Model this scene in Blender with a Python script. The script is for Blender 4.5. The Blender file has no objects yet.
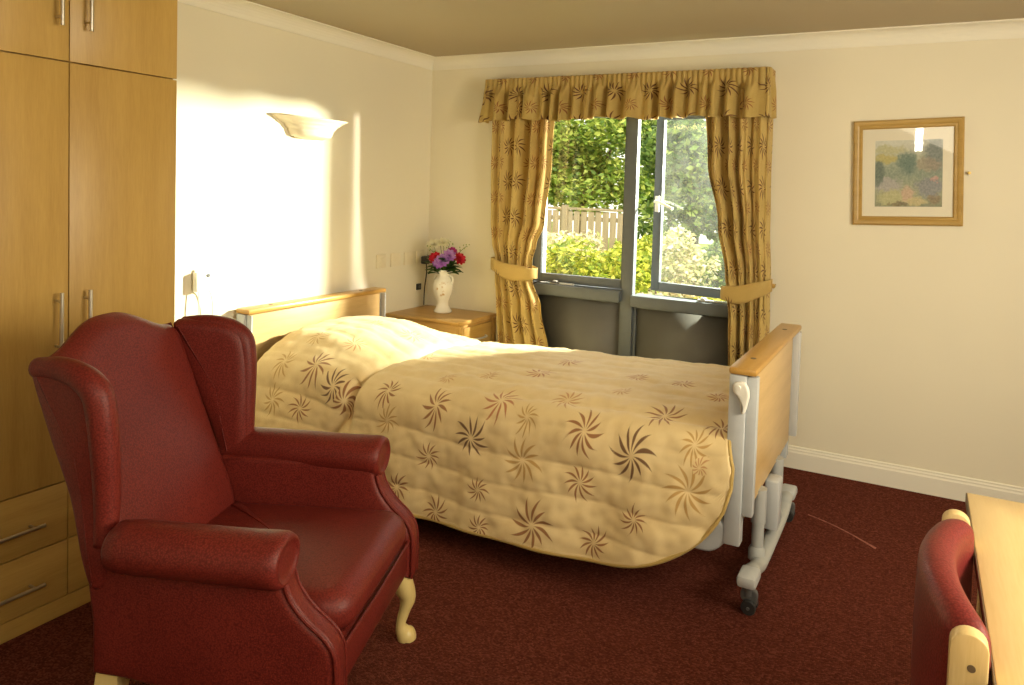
import bpy, bmesh, math, random
from mathutils import Vector, Matrix, noise
PI = math.pi
random.seed(7)
scene = bpy.context.scene
C = scene.collection

# ------------------------------------------------------------------ materials
class NT:
    def __init__(s, name):
        s.m = bpy.data.materials.new(name); s.m.use_nodes = True
        s.t = s.m.node_tree; s.t.nodes.clear()
        s.out = s.t.nodes.new('ShaderNodeOutputMaterial')
    def n(s, typ, **kw):
        nd = s.t.nodes.new(typ)
        for k, v in kw.items():
            if k.startswith('i_'):
                nd.inputs[k[2:].replace('_', ' ')].default_value = v
            else: setattr(nd, k, v)
        return nd
    def l(s, a, b): s.t.links.new(a, b)
    def math(s, op, a, b=None, c=None, clamp=False):
        nd = s.t.nodes.new('ShaderNodeMath'); nd.operation = op; nd.use_clamp = clamp
        for i, v in enumerate((a, b, c)):
            if v is None: continue
            if isinstance(v, (int, float)): nd.inputs[i].default_value = v
            else: s.l(v, nd.inputs[i])
        return nd.outputs[0]
    def mix(s, fac, a, b, blend='MIX'):
        nd = s.t.nodes.new('ShaderNodeMix'); nd.data_type = 'RGBA'; nd.blend_type = blend
        for i, v in ((0, fac), (6, a), (7, b)):
            if isinstance(v, (int, float)): nd.inputs[i].default_value = v
            elif isinstance(v, tuple): nd.inputs[i].default_value = (*v, 1) if len(v) == 3 else v
            else: s.l(v, nd.inputs[i])
        return nd.outputs[2]
    def ramp(s, fac, stops, interp='LINEAR'):
        nd = s.t.nodes.new('ShaderNodeValToRGB'); cr = nd.color_ramp; cr.interpolation = interp
        while len(cr.elements) < len(stops): cr.elements.new(0.5)
        for e, (p, c) in zip(cr.elements, stops):
            e.position = p; e.color = (*c, 1) if len(c) == 3 else c
        s.l(fac, nd.inputs[0]); return nd.outputs[0]
    def smooth(s, v, a, b):
        nd = s.t.nodes.new('ShaderNodeMapRange'); nd.interpolation_type = 'SMOOTHSTEP'
        s.l(v, nd.inputs[0]); nd.inputs[1].default_value = a; nd.inputs[2].default_value = b
        return nd.outputs[0]
    def coord(s, kind='Object', scale=None, rot=None, loc=None):
        tc = s.n('ShaderNodeTexCoord'); o = tc.outputs[kind]
        if scale or rot or loc:
            mp = s.n('ShaderNodeMapping'); s.l(o, mp.inputs[0])
            if loc: mp.inputs[1].default_value = loc
            if rot: mp.inputs[2].default_value = rot
            if scale: mp.inputs[3].default_value = scale
            o = mp.outputs[0]
        return o
    def noise(s, vec, scale, detail=3, rough=.5, out='Fac'):
        nd = s.n('ShaderNodeTexNoise'); s.l(vec, nd.inputs['Vector'])
        nd.inputs['Scale'].default_value = scale; nd.inputs['Detail'].default_value = detail
        nd.inputs['Roughness'].default_value = rough
        return nd.outputs[out]
    def bsdf(s, color, rough=.6, bump=None, bstr=.3, bdist=.002, metallic=0, spec=.5, sheen=0, trans=None):
        b = s.n('ShaderNodeBsdfPrincipled')
        if isinstance(color, tuple): b.inputs['Base Color'].default_value = (*color, 1)
        else: s.l(color, b.inputs['Base Color'])
        if isinstance(rough, (int, float)): b.inputs['Roughness'].default_value = rough
        else: s.l(rough, b.inputs['Roughness'])
        b.inputs['Metallic'].default_value = metallic
        b.inputs['Specular IOR Level'].default_value = spec
        if sheen:
            b.inputs['Sheen Weight'].default_value = sheen
        if bump is not None:
            bp = s.n('ShaderNodeBump'); bp.inputs['Strength'].default_value = bstr; bp.inputs['Distance'].default_value = bdist
            s.l(bump, bp.inputs['Height']); s.l(bp.outputs[0], b.inputs['Normal'])
        o = b.outputs[0]
        if trans:
            tr = s.n('ShaderNodeBsdfTranslucent')
            if isinstance(color, tuple): tr.inputs[0].default_value = (*color, 1)
            else: s.l(color, tr.inputs[0])
            mx = s.n('ShaderNodeMixShader'); mx.inputs[0].default_value = trans
            s.l(o, mx.inputs[1]); s.l(tr.outputs[0], mx.inputs[2]); o = mx.outputs[0]
        s.l(o, s.out.inputs[0])
        return b

def srgb(r, g, b):
    f = lambda c: (c/255/12.92 if c/255 <= .04045 else ((c/255+.055)/1.055)**2.4)
    return (f(r), f(g), f(b))

def plain(name, col, rough=.5, metallic=0, spec=.5, var=.06, nscale=30, bstr=0.05):
    t = NT(name); v = t.coord()
    nz = t.noise(v, nscale, 4)
    a = tuple(c*(1-var) for c in col); b = tuple(min(1, c*(1+var)) for c in col)
    t.bsdf(t.ramp(nz, [(.3, a), (.7, b)]), rough, nz, bstr, .001, metallic, spec)
    return t.m

def paint(name, col, bump=.12):
    t = NT(name); v = t.coord()
    nz = t.noise(v, 160, 3); big = t.noise(v, 1.3, 2)
    a = tuple(c*.975 for c in col); b = tuple(min(1, c*1.02) for c in col)
    t.bsdf(t.ramp(big, [(.3, a), (.7, b)]), .72, nz, bump, .001, 0, .25)
    return t.m

def wood(name, light, dark, axis='Z', rough=.38, scale=1.0):
    t = NT(name)
    sc = {'X': (.7, 9, 9), 'Y': (9, .7, 9), 'Z': (9, 9, .7)}[axis]
    v = t.coord('Object', tuple(q*scale for q in sc))
    n1 = t.noise(v, 2.2, 5, .55)
    fine = t.noise(t.coord('Object', tuple(q*scale*6 for q in sc)), 4, 3, .6)
    wv = t.math('ADD', t.math('MULTIPLY', n1, .7), t.math('MULTIPLY', fine, .35))
    col = t.ramp(wv, [(.32, dark), (.52, tuple((a*.45+b*.55) for a, b in zip(dark, light))), (.72, light)])
    t.bsdf(col, rough, fine, .06, .001, 0, .45)
    return t.m

M = {}
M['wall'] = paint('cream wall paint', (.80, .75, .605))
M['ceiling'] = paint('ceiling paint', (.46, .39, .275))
M['trimwhite'] = paint('white gloss trim', (.83, .80, .70), .03)
M['beech'] = wood('beech veneer upright', (.56, .355, .098), (.42, .25, .058), 'Z')
M['beech_y'] = wood('beech veneer along wall', (.56, .355, .10), (.42, .25, .06), 'Y')
M['oak_bed'] = wood('bed end veneer', (.70, .48, .215), (.56, .365, .14), 'Y', .32)
M['oak_rim'] = wood('bed end rim', (.58, .34, .09), (.45, .245, .055), 'Y', .3)
M['beech_cab'] = wood('bedside veneer', (.60, .37, .115), (.46, .265, .07), 'X', .35)
M['table_top'] = wood('table top veneer', (.72, .53, .26), (.60, .41, .17), 'Y', .33, .8)
M['pale_wood'] = wood('pale beech frame', (.76, .58, .29), (.62, .44, .18), 'Z', .35)
M['cream_leg'] = wood('cream lacquered leg', (.76, .61, .27), (.66, .50, .19), 'Z', .3)
M['edge'] = plain('dark edging', (.16, .11, .06), .5)
M['steel'] = plain('brushed steel', (.62, .58, .5), .32, 1.0)
M['greymetal'] = plain('grey coated metal', (.40, .41, .40), .35, .0, .5, .03)
M['whitemetal'] = plain('white coated metal', (.50, .52, .53), .35, .0, .5, .03)
M['blackrubber'] = plain('black rubber', (.02, .02, .022), .55)
M['castergrey'] = plain('dark grey caster plastic', (.10, .10, .10), .45)
M['winframe'] = plain('blue grey painted frame', (.125, .142, .155), .45, 0, .4, .04)
M['winpanel'] = plain('grey spandrel panel', (.145, .14, .125), .5, 0, .4, .08, 6)
M['whiteplastic'] = plain('white plastic', (.82, .80, .72), .35, 0, .5, .02)
M['creamplastic'] = plain('cream plastic', (.78, .71, .54), .4, 0, .5, .02)
M['blackplastic'] = plain('black plastic', (.02, .018, .016), .4)
M['plaster'] = plain('cream plaster', (.70, .62, .46), .55, 0, .3, .02)
M['gilt'] = wood('gilt picture moulding', (.50, .33, .10), (.36, .22, .055), 'X', .35)
M['mount'] = plain('cream picture mount', (.86, .81, .66), .8, 0, .2, .01)
M['brass'] = plain('brass', (.55, .38, .12), .35, 1.0)

def carpet():
    t = NT('red brown looped carpet'); v = t.coord()
    vo = t.n('ShaderNodeTexVoronoi', feature='F1'); t.l(t.coord('Object', (150, 210, 150)), vo.inputs['Vector'])
    vo.inputs['Scale'].default_value = 1.0; vo.inputs['Randomness'].default_value = .55
    big = t.noise(v, 2.5, 3); mid = t.noise(v, 42, 3, .7)
    sepc = t.n('ShaderNodeSeparateColor'); t.l(vo.outputs['Color'], sepc.inputs[0])
    f = t.math('ADD', t.math('MULTIPLY', sepc.outputs[0], .55), t.math('MULTIPLY', mid, .45))
    col = t.ramp(f, [(.15, (.062, .0145, .0090)), (.5, (.115, .0285, .0175)), (.85, (.225, .066, .043))])
    col = t.mix(t.math('MULTIPLY', big, .35), col, (.105, .026, .016))
    h = t.math('SUBTRACT', 1.0, vo.outputs['Distance'])
    t.bsdf(col, .95, h, .9, .006, 0, .04, 0)
    return t.m
M['carpet'] = carpet()

def uphol(name, c, cl, bump=.35):
    t = NT(name)
    v = t.coord('Object', (230, 230, 230))
    vo = t.n('ShaderNodeTexVoronoi'); t.l(v, vo.inputs['Vector']); vo.inputs['Scale'].default_value = 1
    vo.inputs['Randomness'].default_value = 1.0
    n2 = t.noise(t.coord(), 5, 3)
    sp = t.math('ADD', t.math('MULTIPLY', vo.outputs['Distance'], .75), t.math('MULTIPLY', n2, .4))
    col = t.ramp(sp, [(.25, c), (.75, cl)])
    t.bsdf(col, .46, vo.outputs['Distance'], bump, .0012, 0, .30, 0)
    return t.m
M['burgundy'] = uphol('burgundy woven upholstery', (.195, .025, .017), (.105, .0105, .0075))
M['burgundy2'] = uphol('burgundy dining upholstery', (.23, .030, .026), (.13, .014, .012))

# a node group that draws one many bladed leaf star around the origin of its vector input
def star_group():
    g = bpy.data.node_groups.new('leaf star', 'ShaderNodeTree')
    I = g.interface
    I.new_socket('Vector', in_out='INPUT', socket_type='NodeSocketVector')
    for nm, d in (('Radius', .1), ('Rotation', 0.), ('Blades', 11.), ('Curl', .5)):
        sk = I.new_socket(nm, in_out='INPUT', socket_type='NodeSocketFloat'); sk.default_value = d
    I.new_socket('Fac', in_out='OUTPUT', socket_type='NodeSocketFloat')
    gi = g.nodes.new('NodeGroupInput'); go = g.nodes.new('NodeGroupOutput')
    def mt(op, a, b=None, c=None, clamp=False):
        nd = g.nodes.new('ShaderNodeMath'); nd.operation = op; nd.use_clamp = clamp
        for i, v in enumerate((a, b, c)):
            if v is None: continue
            if isinstance(v, (int, float)): nd.inputs[i].default_value = v
            else: g.links.new(v, nd.inputs[i])
        return nd.outputs[0]
    sp = g.nodes.new('ShaderNodeSeparateXYZ'); g.links.new(gi.outputs['Vector'], sp.inputs[0])
    x, y = sp.outputs[0], sp.outputs[1]
    R = gi.outputs['Radius']
    r = mt('SQRT', mt('ADD', mt('MULTIPLY', x, x), mt('MULTIPLY', y, y)))
    q = mt('DIVIDE', r, R)
    th = mt('ADD', mt('ADD', mt('ARCTAN2', y, x), gi.outputs['Rotation']), mt('MULTIPLY', q, gi.outputs['Curl']))
    a = mt('DIVIDE', mt('MULTIPLY', th, gi.outputs['Blades']), 2*PI)
    a = mt('ADD', a, 64.0)
    fr = mt('FRACT', a); fl = mt('FLOOR', a)
    wn = g.nodes.new('ShaderNodeTexWhiteNoise'); wn.noise_dimensions = '2D'
    cb = g.nodes.new('ShaderNodeCombineXYZ')
    g.links.new(mt('MODULO', fl, gi.outputs['Blades']), cb.inputs[0]); g.links.new(gi.outputs['Rotation'], cb.inputs[1])
    g.links.new(cb.outputs[0], wn.inputs['Vector'])
    q2 = mt('DIVIDE', q, mt('ADD', mt('MULTIPLY', wn.outputs['Value'], .3), .7))
    d = mt('MULTIPLY', mt('ABSOLUTE', mt('SUBTRACT', fr, .5)), mt('DIVIDE', mt('MULTIPLY', r, 2*PI), gi.outputs['Blades']))
    prof = mt('SINE', mt('MULTIPLY', mt('DIVIDE', mt('SUBTRACT', q2, .06), .94, clamp=True), PI, ))
    w = mt('MULTIPLY', mt('MULTIPLY', prof, R), .062)
    diff = mt('SUBTRACT', w, d)
    fac = mt('DIVIDE', diff, mt('MULTIPLY', R, .022), clamp=True)
    g.links.new(fac, go.inputs[0])
    return g
STAR = star_group()

def cloth_base(t, c0, c1, uv, sheen=.15):
    weave = t.n('ShaderNodeTexWave', wave_type='BANDS', bands_direction='X')
    t.l(uv, weave.inputs['Vector']); weave.inputs['Scale'].default_value = 330; weave.inputs['Distortion'].default_value = 1.5
    nz = t.noise(uv, 9, 4, .6)
    f = t.math('ADD', t.math('MULTIPLY', weave.outputs['Fac'], .3), t.math('MULTIPLY', nz, .7))
    return t.ramp(f, [(.25, c0), (.75, c1)]), f

STAR_COL = {'d': (.10, .028, .008), 'm': (.26, .09, .024), 'r': (.42, .14, .05), 't': (.48, .28, .08), 'p': (.52, .26, .10)}
STARS = [(1.316, 1.042, 0.093, 'm'), (1.52, 1.122, 0.1, 'd'), (1.759, 1.033, 0.067, 't'), (2.022, 1.047, 0.097, 'm'), (2.226, 1.088, 0.108, 'd'), (2.304, 0.928, 0.101, 'm'), (2.458, 1.038, 0.074, 't'), (1.317, 1.227, 0.073, 'm'), (1.77, 1.175, 0.111, 't'), (2.029, 1.213, 0.084, 'm'), (1.584, 1.317, 0.065, 'm'), (1.849, 1.403, 0.116, 'm'), (2.261, 1.304, 0.068, 'm'), (2.106, 1.422, 0.08, 'm'), (2.45, 1.173, 0.115, 't'), (2.531, 0.961, 0.075, 'm'), (1.383, 1.444, 0.079, 'm'), (1.611, 0.985, 0.099, 'r'), (1.609, 0.66, 0.092, 'r'), (2.051, 0.554, 0.068, 'r'), (2.258, 0.562, 0.077, 'r'), (1.88, 0.912, 0.087, 'p'), (1.645, 0.415, 0.08, 'r'), (1.034, 1.019, 0.077, 'm'), (1.411, 0.774, 0.065, 'p'), (1.611, 1.454, 0.066, 'm'), (1.181, 1.374, 0.081, 'm'), (2.06, 0.757, 0.059, 'p'), (2.448, 0.684, 0.063, 'r'), (0.591, 1.014, 0.101, 'm'), (0.567, 1.193, 0.077, 'm'), (0.393, 1.179, 0.092, 't'), (0.445, 0.863, 0.075, 't'), (0.653, 0.831, 0.085, 'p'), (0.734, 0.497, 0.083, 'p'), (0.536, 0.554, 0.065, 'p'), (0.801, 1.087, 0.097, 'm'), (0.737, 1.058, 0.086, 'd'), (0.392, 1.029, 0.074, 't'), (0.951, 0.627, 0.072, 'p'), (1.074, 1.11, 0.076, 't'), (1.248, 0.88, 0.054, 'p'), (2.485, 1.087, 0.044, 'p')]      #STARS# (u, s, radius, colour key)
def quilt_mat():
    t = NT('quilted leaf star fabric'); uv = t.n('ShaderNodeUVMap').outputs[0]
    base, f = cloth_base(t, (.68, .505, .24), (.815, .65, .355), uv)
    st = t.n('ShaderNodeUVMap', uv_map='Star').outputs[0]; inf = t.n('ShaderNodeUVMap', uv_map='StarKind').outputs[0]
    sp = t.n('ShaderNodeSeparateXYZ'); t.l(inf, sp.inputs[0])
    gn = t.n('ShaderNodeGroup'); gn.node_tree = STAR; t.l(st, gn.inputs[0]); gn.inputs[1].default_value = 1.0
    t.l(sp.outputs[1], gn.inputs[2]); gn.inputs[3].default_value = 11; gn.inputs[4].default_value = .6
    kc = t.ramp(sp.outputs[0], [((i+.0)/5, STAR_COL[k]) for i, k in enumerate('dmrtp')], 'CONSTANT')
    col = t.mix(t.math('MULTIPLY', gn.outputs[0], .88), base, kc)
    t.bsdf(col, .62, f, .12, .001, 0, .3, .15)
    return t.m

def curtain_mat(name, c0, c1, cell=(.21, .23), R=.088, off=(0, 0)):
    t = NT(name); uv0 = t.n('ShaderNodeUVMap').outputs[0]
    base, f = cloth_base(t, c0, c1, uv0)
    col = base
    for k, (ox, oy, rr, cc) in enumerate(((off[0], off[1], R, STAR_COL['d']), (off[0]+cell[0]*.5, off[1]+cell[1]*.47, R*.72, STAR_COL['m']))):
        dv = t.n('ShaderNodeVectorMath', operation='ADD'); t.l(uv0, dv.inputs[0]); dv.inputs[1].default_value = (ox+3, oy+3, 0)
        dd = t.n('ShaderNodeVectorMath', operation='DIVIDE'); t.l(dv.outputs[0], dd.inputs[0]); dd.inputs[1].default_value = (cell[0], cell[1], 1)
        fr = t.n('ShaderNodeVectorMath', operation='FRACTION'); t.l(dd.outputs[0], fr.inputs[0])
        fl = t.n('ShaderNodeVectorMath', operation='FLOOR'); t.l(dd.outputs[0], fl.inputs[0])
        sb = t.n('ShaderNodeVectorMath', operation='SUBTRACT'); t.l(fr.outputs[0], sb.inputs[0]); sb.inputs[1].default_value = (.5, .5, 0)
        mu = t.n('ShaderNodeVectorMath', operation='MULTIPLY'); t.l(sb.outputs[0], mu.inputs[0]); mu.inputs[1].default_value = (cell[0], cell[1], 0)
        wn = t.n('ShaderNodeTexWhiteNoise'); wn.noise_dimensions = '2D'; t.l(fl.outputs[0], wn.inputs['Vector'])
        gn = t.n('ShaderNodeGroup'); gn.node_tree = STAR; t.l(mu.outputs[0], gn.inputs[0])
        gn.inputs[1].default_value = rr; gn.inputs[3].default_value = 11; gn.inputs[4].default_value = .6
        t.l(t.math('MULTIPLY', wn.outputs['Value'], 6.28), gn.inputs[2])
        col = t.mix(t.math('MULTIPLY', gn.outputs[0], .95), col, cc)
    t.bsdf(col, .6, f, .1, .001, 0, .3, .15, trans=.16)
    return t.m
M['curtain'] = curtain_mat('gold leaf star curtain fabric', (.53, .375, .115), (.68, .50, .18))
M['valance'] = curtain_mat('gold leaf star valance fabric', (.48, .335, .098), (.60, .435, .145), (.26, .21), .085, (.05, .07))
M['tieback'] = curtain_mat('gold tieback fabric', (.50, .345, .105), (.62, .44, .15), (.4, .4), .06, (.1, .02))
def lining():
    t = NT('curtain lining'); v = t.coord(); t.bsdf(t.ramp(t.noise(v, 50), [(.3, (.72, .62, .42)), (.7, (.8, .7, .5))]), .8, trans=.4); return t.m

def glass(name, gloss=.05, haze=0.0, tint=(1, 1, 1)):
    t = NT(name)
    tr = t.n('ShaderNodeBsdfTransparent'); tr.inputs[0].default_value = (*tint, 1)
    gl = t.n('ShaderNodeBsdfGlossy'); gl.inputs['Roughness'].default_value = .02
    mx = t.n('ShaderNodeMixShader'); lw = t.n('ShaderNodeLayerWeight'); lw.inputs[0].default_value = .12
    t.l(t.math('ADD', t.math('MULTIPLY', lw.outputs['Fresnel'], .6), gloss, clamp=True), mx.inputs[0])
    t.l(tr.outputs[0], mx.inputs[1]); t.l(gl.outputs[0], mx.inputs[2])
    o = mx.outputs[0]
    if haze:
        df = t.n('ShaderNodeBsdfTranslucent'); df.inputs[0].default_value = (.75, .8, .75, 1)
        m2 = t.n('ShaderNodeMixShader')
        nz = t.noise(t.coord(), 9, 4, .65)
        t.l(t.math('MULTIPLY', t.smooth(nz, .1, .75), haze), m2.inputs[0])
        t.l(o, m2.inputs[1]); t.l(df.outputs[0], m2.inputs[2]); o = m2.outputs[0]
    t.l(o, t.out.inputs[0])
    return t.m
M['glass'] = glass('window glass', .035)
M['glass_hazy'] = glass('hazy window glass', .05, .012, (.90, .94, .91))  # faint patchy translucent veil and a slight green tint
M['pic_glass'] = glass('picture glass', .035)

def leafmat(name, stops, tr=.35):
    t = NT(name)
    g = t.n('ShaderNodeNewGeometry')
    col = t.ramp(g.outputs['Random Per Island'], stops)
    t.bsdf(col, .55, None, 0, 0, 0, .3, trans=tr)
    return t.m
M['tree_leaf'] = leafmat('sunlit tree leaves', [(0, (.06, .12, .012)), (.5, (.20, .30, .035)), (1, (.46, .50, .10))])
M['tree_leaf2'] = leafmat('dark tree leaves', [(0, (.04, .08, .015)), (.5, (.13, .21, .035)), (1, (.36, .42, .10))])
M['bush_leaf'] = leafmat('yellow green bush leaves', [(0, (.10, .17, .015)), (.55, (.34, .40, .04)), (.85, (.62, .60, .09)), (1, (.85, .78, .16))])
M['pale_leaf'] = leafmat('pale flowering shrub', [(0, (.26, .30, .08)), (.4, (.60, .56, .28)), (.75, (.82, .72, .48)), (1, (.88, .74, .60))])
M['bark'] = plain('bark', (.10, .075, .05), .9, 0, .2, .3, 14, .5)
M['fence'] = wood('weathered fence timber', (.27, .215, .12), (.17, .13, .07), 'Z', .8)
M['lawn'] = plain('lawn', (.22, .28, .05), .9, 0, .2, .35, 8, .4)
M['render'] = plain('pale house render', (.80, .80, .78), .8, 0, .3, .04)
M['roofslate'] = plain('slate roof', (.20, .20, .22), .7, 0, .3, .1)

# ------------------------------------------------------------------ mesh helpers
class MB:
    """collects pieces of ONE part"""
    def __init__(s): s.v = []; s.f = []; s.uv = {}
    def add(s, verts, faces, uvs=None):
        o = len(s.v); s.v += [tuple(v) for v in verts]
        for f in faces: s.f.append([i+o for i in f])
        if uvs:
            for i, u in enumerate(uvs): s.uv[o+i] = u
        return s
    def box(s, x0, x1, y0, y1, z0, z1, r=.003, mat=None):
        bm = bmesh.new(); bmesh.ops.create_cube(bm, size=1)
        for v in bm.verts:
            v.co = Vector(((x0+x1)/2+v.co.x*(x1-x0), (y0+y1)/2+v.co.y*(y1-y0), (z0+z1)/2+v.co.z*(z1-z0)))
        if r: bmesh.ops.bevel(bm, geom=bm.edges[:], offset=min(r, .45*min(x1-x0, y1-y0, z1-z0)), segments=2, affect='EDGES', profile=.5)
        if mat is not None: bm.transform(mat)
        s.frombm(bm); return s
    def frombm(s, bm):
        bm.verts.index_update()
        s.add([v.co[:] for v in bm.verts], [[v.index for v in f.verts] for f in bm.faces]); bm.free()
    def tube(s, pts, r, n=10, cap=True, flat=1.0, up=None):
        pts = [Vector(p) for p in pts]; m = len(pts)
        rs = r if isinstance(r, (list, tuple)) else [r]*m
        T = [(pts[min(i+1, m-1)]-pts[max(i-1, 0)]).normalized() for i in range(m)]
        ref = Vector(up) if up else (Vector((0, 0, 1)) if abs(T[0].z) < .9 else Vector((1, 0, 0)))
        nrm = (ref - T[0]*ref.dot(T[0])).normalized()
        verts = []
        for i in range(m):
            nrm = (nrm - T[i]*nrm.dot(T[i])).normalized(); b = T[i].cross(nrm)
            for k in range(n):
                a = 2*PI*k/n
                verts.append(pts[i]+nrm*math.cos(a)*rs[i]+b*math.sin(a)*rs[i]*flat)
        fs = [[i*n+k, i*n+(k+1) % n, (i+1)*n+(k+1) % n, (i+1)*n+k] for i in range(m-1) for k in range(n)]
        if cap: fs += [list(range(n))[::-1], [(m-1)*n+k for k in range(n)]]
        return s.add(verts, fs)
    def lathe(s, prof, c=(0, 0, 0), n=28, axis='Z', rmod=None, cap=True):
        verts = []; c = Vector(c)
        for j, (r, z) in enumerate(prof):
            for k in range(n):
                a = 2*PI*k/n; rr = r*(rmod(a, j) if rmod else 1)
                p = Vector((rr*math.cos(a), rr*math.sin(a), z))
                if axis == 'X': p = Vector((p.z, p.x, p.y))
                if axis == 'Y': p = Vector((p.x, p.z, p.y))
                verts.append(c+p)
        m = len(prof)
        fs = [[j*n+k, j*n+(k+1) % n, (j+1)*n+(k+1) % n, (j+1)*n+k] for j in range(m-1) for k in range(n)]
        if cap: fs += [list(range(n))[::-1], [(m-1)*n+k for k in range(n)]]
        return s.add(verts, fs)
    def grid(s, fn, nu, nv, uvfn=None, closeu=False):
        verts = []; uvs = []
        for j in range(nv+1):
            for i in range(nu+1):
                verts.append(fn(i/nu, j/nv)); uvs.append(uvfn(i/nu, j/nv) if uvfn else (i/nu, j/nv))
        w = nu+1
        return s.add(verts, [[j*w+i, j*w+i+1, (j+1)*w+i+1, (j+1)*w+i] for j in range(nv) for i in range(nu)], uvs)
    def slab(s, outline, t, r, fn, rings=4, nr=5, bulge=0.0, res=0):
        """padded plate: outline (a,b) polygon, thickness t, rounded rim r, mapped by fn(a,b,d)"""
        P = [Vector((a, b)) for a, b in outline]
        if res:         # even spacing round the rim
            L = [0]
            for i in range(len(P)): L.append(L[-1]+(P[(i+1) % len(P)]-P[i]).length)
            Q = []; j = 0
            for k in range(res):
                t_ = L[-1]*k/res
                while L[j+1] < t_: j += 1
                Q.append(P[j].lerp(P[(j+1) % len(P)], (t_-L[j])/max(1e-9, L[j+1]-L[j])))
            P = Q
        n = len(P)
        ar = sum(P[i].x*P[(i+1) % n].y-P[(i+1) % n].x*P[i].y for i in range(n))
        if ar < 0: P.reverse()
        A2 = 0; cen = Vector((0, 0))
        for i in range(n):
            q = P[i]; w_ = P[(i+1) % n]; k_ = q.x*w_.y-w_.x*q.y; A2 += k_; cen += (q+w_)*k_
        cen /= 3*A2
        N = []
        for i in range(n):
            e1 = (P[i]-P[i-1]).normalized(); e2 = (P[(i+1) % n]-P[i]).normalized()
            q = Vector((e1.y+e2.y, -(e1.x+e2.x)))
            q = q.normalized() if q.length > 1e-6 else Vector((e1.y, -e1.x))
            N.append(q)
        r = min(r, t/2)
        prof = []
        for k in range(rings+1): prof.append((r*(1-math.sin(PI/2*k/rings)), t/2-r*(1-math.cos(PI/2*k/rings))))
        prof += [(a, -b) for a, b in prof[::-1]] if r < t/2-1e-6 else [(a, -b) for a, b in prof[::-1][1:]]
        loops = []
        def capring(f, d, sgn):
            out = []
            for i in range(n):
                q = P[i]-N[i]*r; q = cen+(q-cen)*f
                out.append((q.x, q.y, sgn*(d+bulge*(1-f*f))))
            return out
        for k in range(1, nr): loops.append(capring(k/nr, t/2, 1))
        for ins, d in prof:
            loops.append([((P[i]-N[i]*ins).x, (P[i]-N[i]*ins).y, d+(0 if abs(d) < t/2-1e-9 else 0)) for i in range(n)])
        for k in range(nr-1, 0, -1): loops.append(capring(k/nr, t/2, -1))
        verts = [fn(cen.x, cen.y, t/2+bulge)]
        for L in loops: verts += [fn(*q) for q in L]
        verts.append(fn(cen.x, cen.y, -t/2-bulge))
        fs = [[0, 1+i, 1+(i+1) % n] for i in range(n)]
        for j in range(len(loops)-1):
            for i in range(n):
                a = 1+j*n; b = a+n
                fs.append([a+i, b+i, b+(i+1) % n, a+(i+1) % n])
        last = len(verts)-1; a = 1+(len(loops)-1)*n
        fs += [[a+i, last, a+(i+1) % n] for i in range(n)]
        return s.add(verts, fs)
    def build(s, name, mat, parent=None, smooth=True, loc=None, sub=0, solid=0, rot=None, auto=40):
        me = bpy.data.meshes.new(name); me.from_pydata(s.v, [], s.f)
        if s.uv:
            ul = me.uv_layers.new(name='UVMap')
            for lp in me.loops: ul.data[lp.index].uv = s.uv.get(lp.vertex_index, (0, 0))
        bm = bmesh.new(); bm.from_mesh(me); bmesh.ops.recalc_face_normals(bm, faces=bm.faces[:])
        if smooth and auto:
            for e in bm.edges:
                if len(e.link_faces) == 2 and e.calc_face_angle(0) > math.radians(auto): e.smooth = False
        bm.to_mesh(me); bm.free()
        for p in me.polygons: p.use_smooth = smooth
        me.materials.append(mat)
        o = bpy.data.objects.new(name, me); C.objects.link(o)
        if parent: o.parent = parent
        if loc: o.location = loc
        if rot: o.rotation_euler = rot
        if solid:
            md = o.modifiers.new('thick', 'SOLIDIFY'); md.thickness = solid; md.offset = 0
        if sub:
            md = o.modifiers.new('sub', 'SUBSURF'); md.levels = sub; md.render_levels = sub
        return o

def thing(name, label, cat, loc=(0, 0, 0), rz=0, group=None, kind=None):
    o = bpy.data.objects.new(name, None); C.objects.link(o)
    o.location = loc; o.rotation_euler = (0, 0, rz); o.empty_display_size = .05
    return tag(o, label, cat, group, kind)
def tag(o, label=None, cat=None, group=None, kind=None):
    if label: o['label'] = label
    if cat: o['category'] = cat
    if group: o['group'] = group
    if kind: o['kind'] = kind
    return o
def struct(name, mb, mat, parent=None, label=None, smooth=False):
    o = mb.build(name, mat, parent, smooth)
    if not parent: tag(o, label, None, None, 'structure')
    return o
def cr(pts, n=6, closed=False):
    """Catmull-Rom through points"""
    P = [Vector(p) for p in pts]; m = len(P); out = []
    rng = range(m if closed else m-1)
    for i in rng:
        p0 = P[(i-1) % m] if closed or i > 0 else P[0]; p1 = P[i]; p2 = P[(i+1) % m]
        p3 = P[(i+2) % m] if closed or i+2 < m else P[-1]
        for k in range(n):
            t = k/n
            out.append(.5*((2*p1)+(p2-p0)*t+(2*p0-5*p1+4*p2-p3)*t*t+(3*p1-p0-3*p2+p3)*t**3))
    if not closed: out.append(P[-1])
    return out
def sstep(a, b, x):
    t = max(0, min(1, (x-a)/(b-a))); return t*t*(3-2*t)
def lerp(a, b, t): return a+(b-a)*t
def lin(tab, x):
    if x <= tab[0][0]: return tab[0][1]
    for (x0, y0), (x1, y1) in zip(tab, tab[1:]):
        if x <= x1: return lerp(y0, y1, (x-x0)/(x1-x0))
    return tab[-1][1]
def interp(tab, x):
    if x <= tab[0][0]: return tab[0][1]
    for (x0, y0), (x1, y1) in zip(tab, tab[1:]):
        if x <= x1: return lerp(y0, y1, sstep(0, 1, (x-x0)/(x1-x0)))
    return tab[-1][1]

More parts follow.
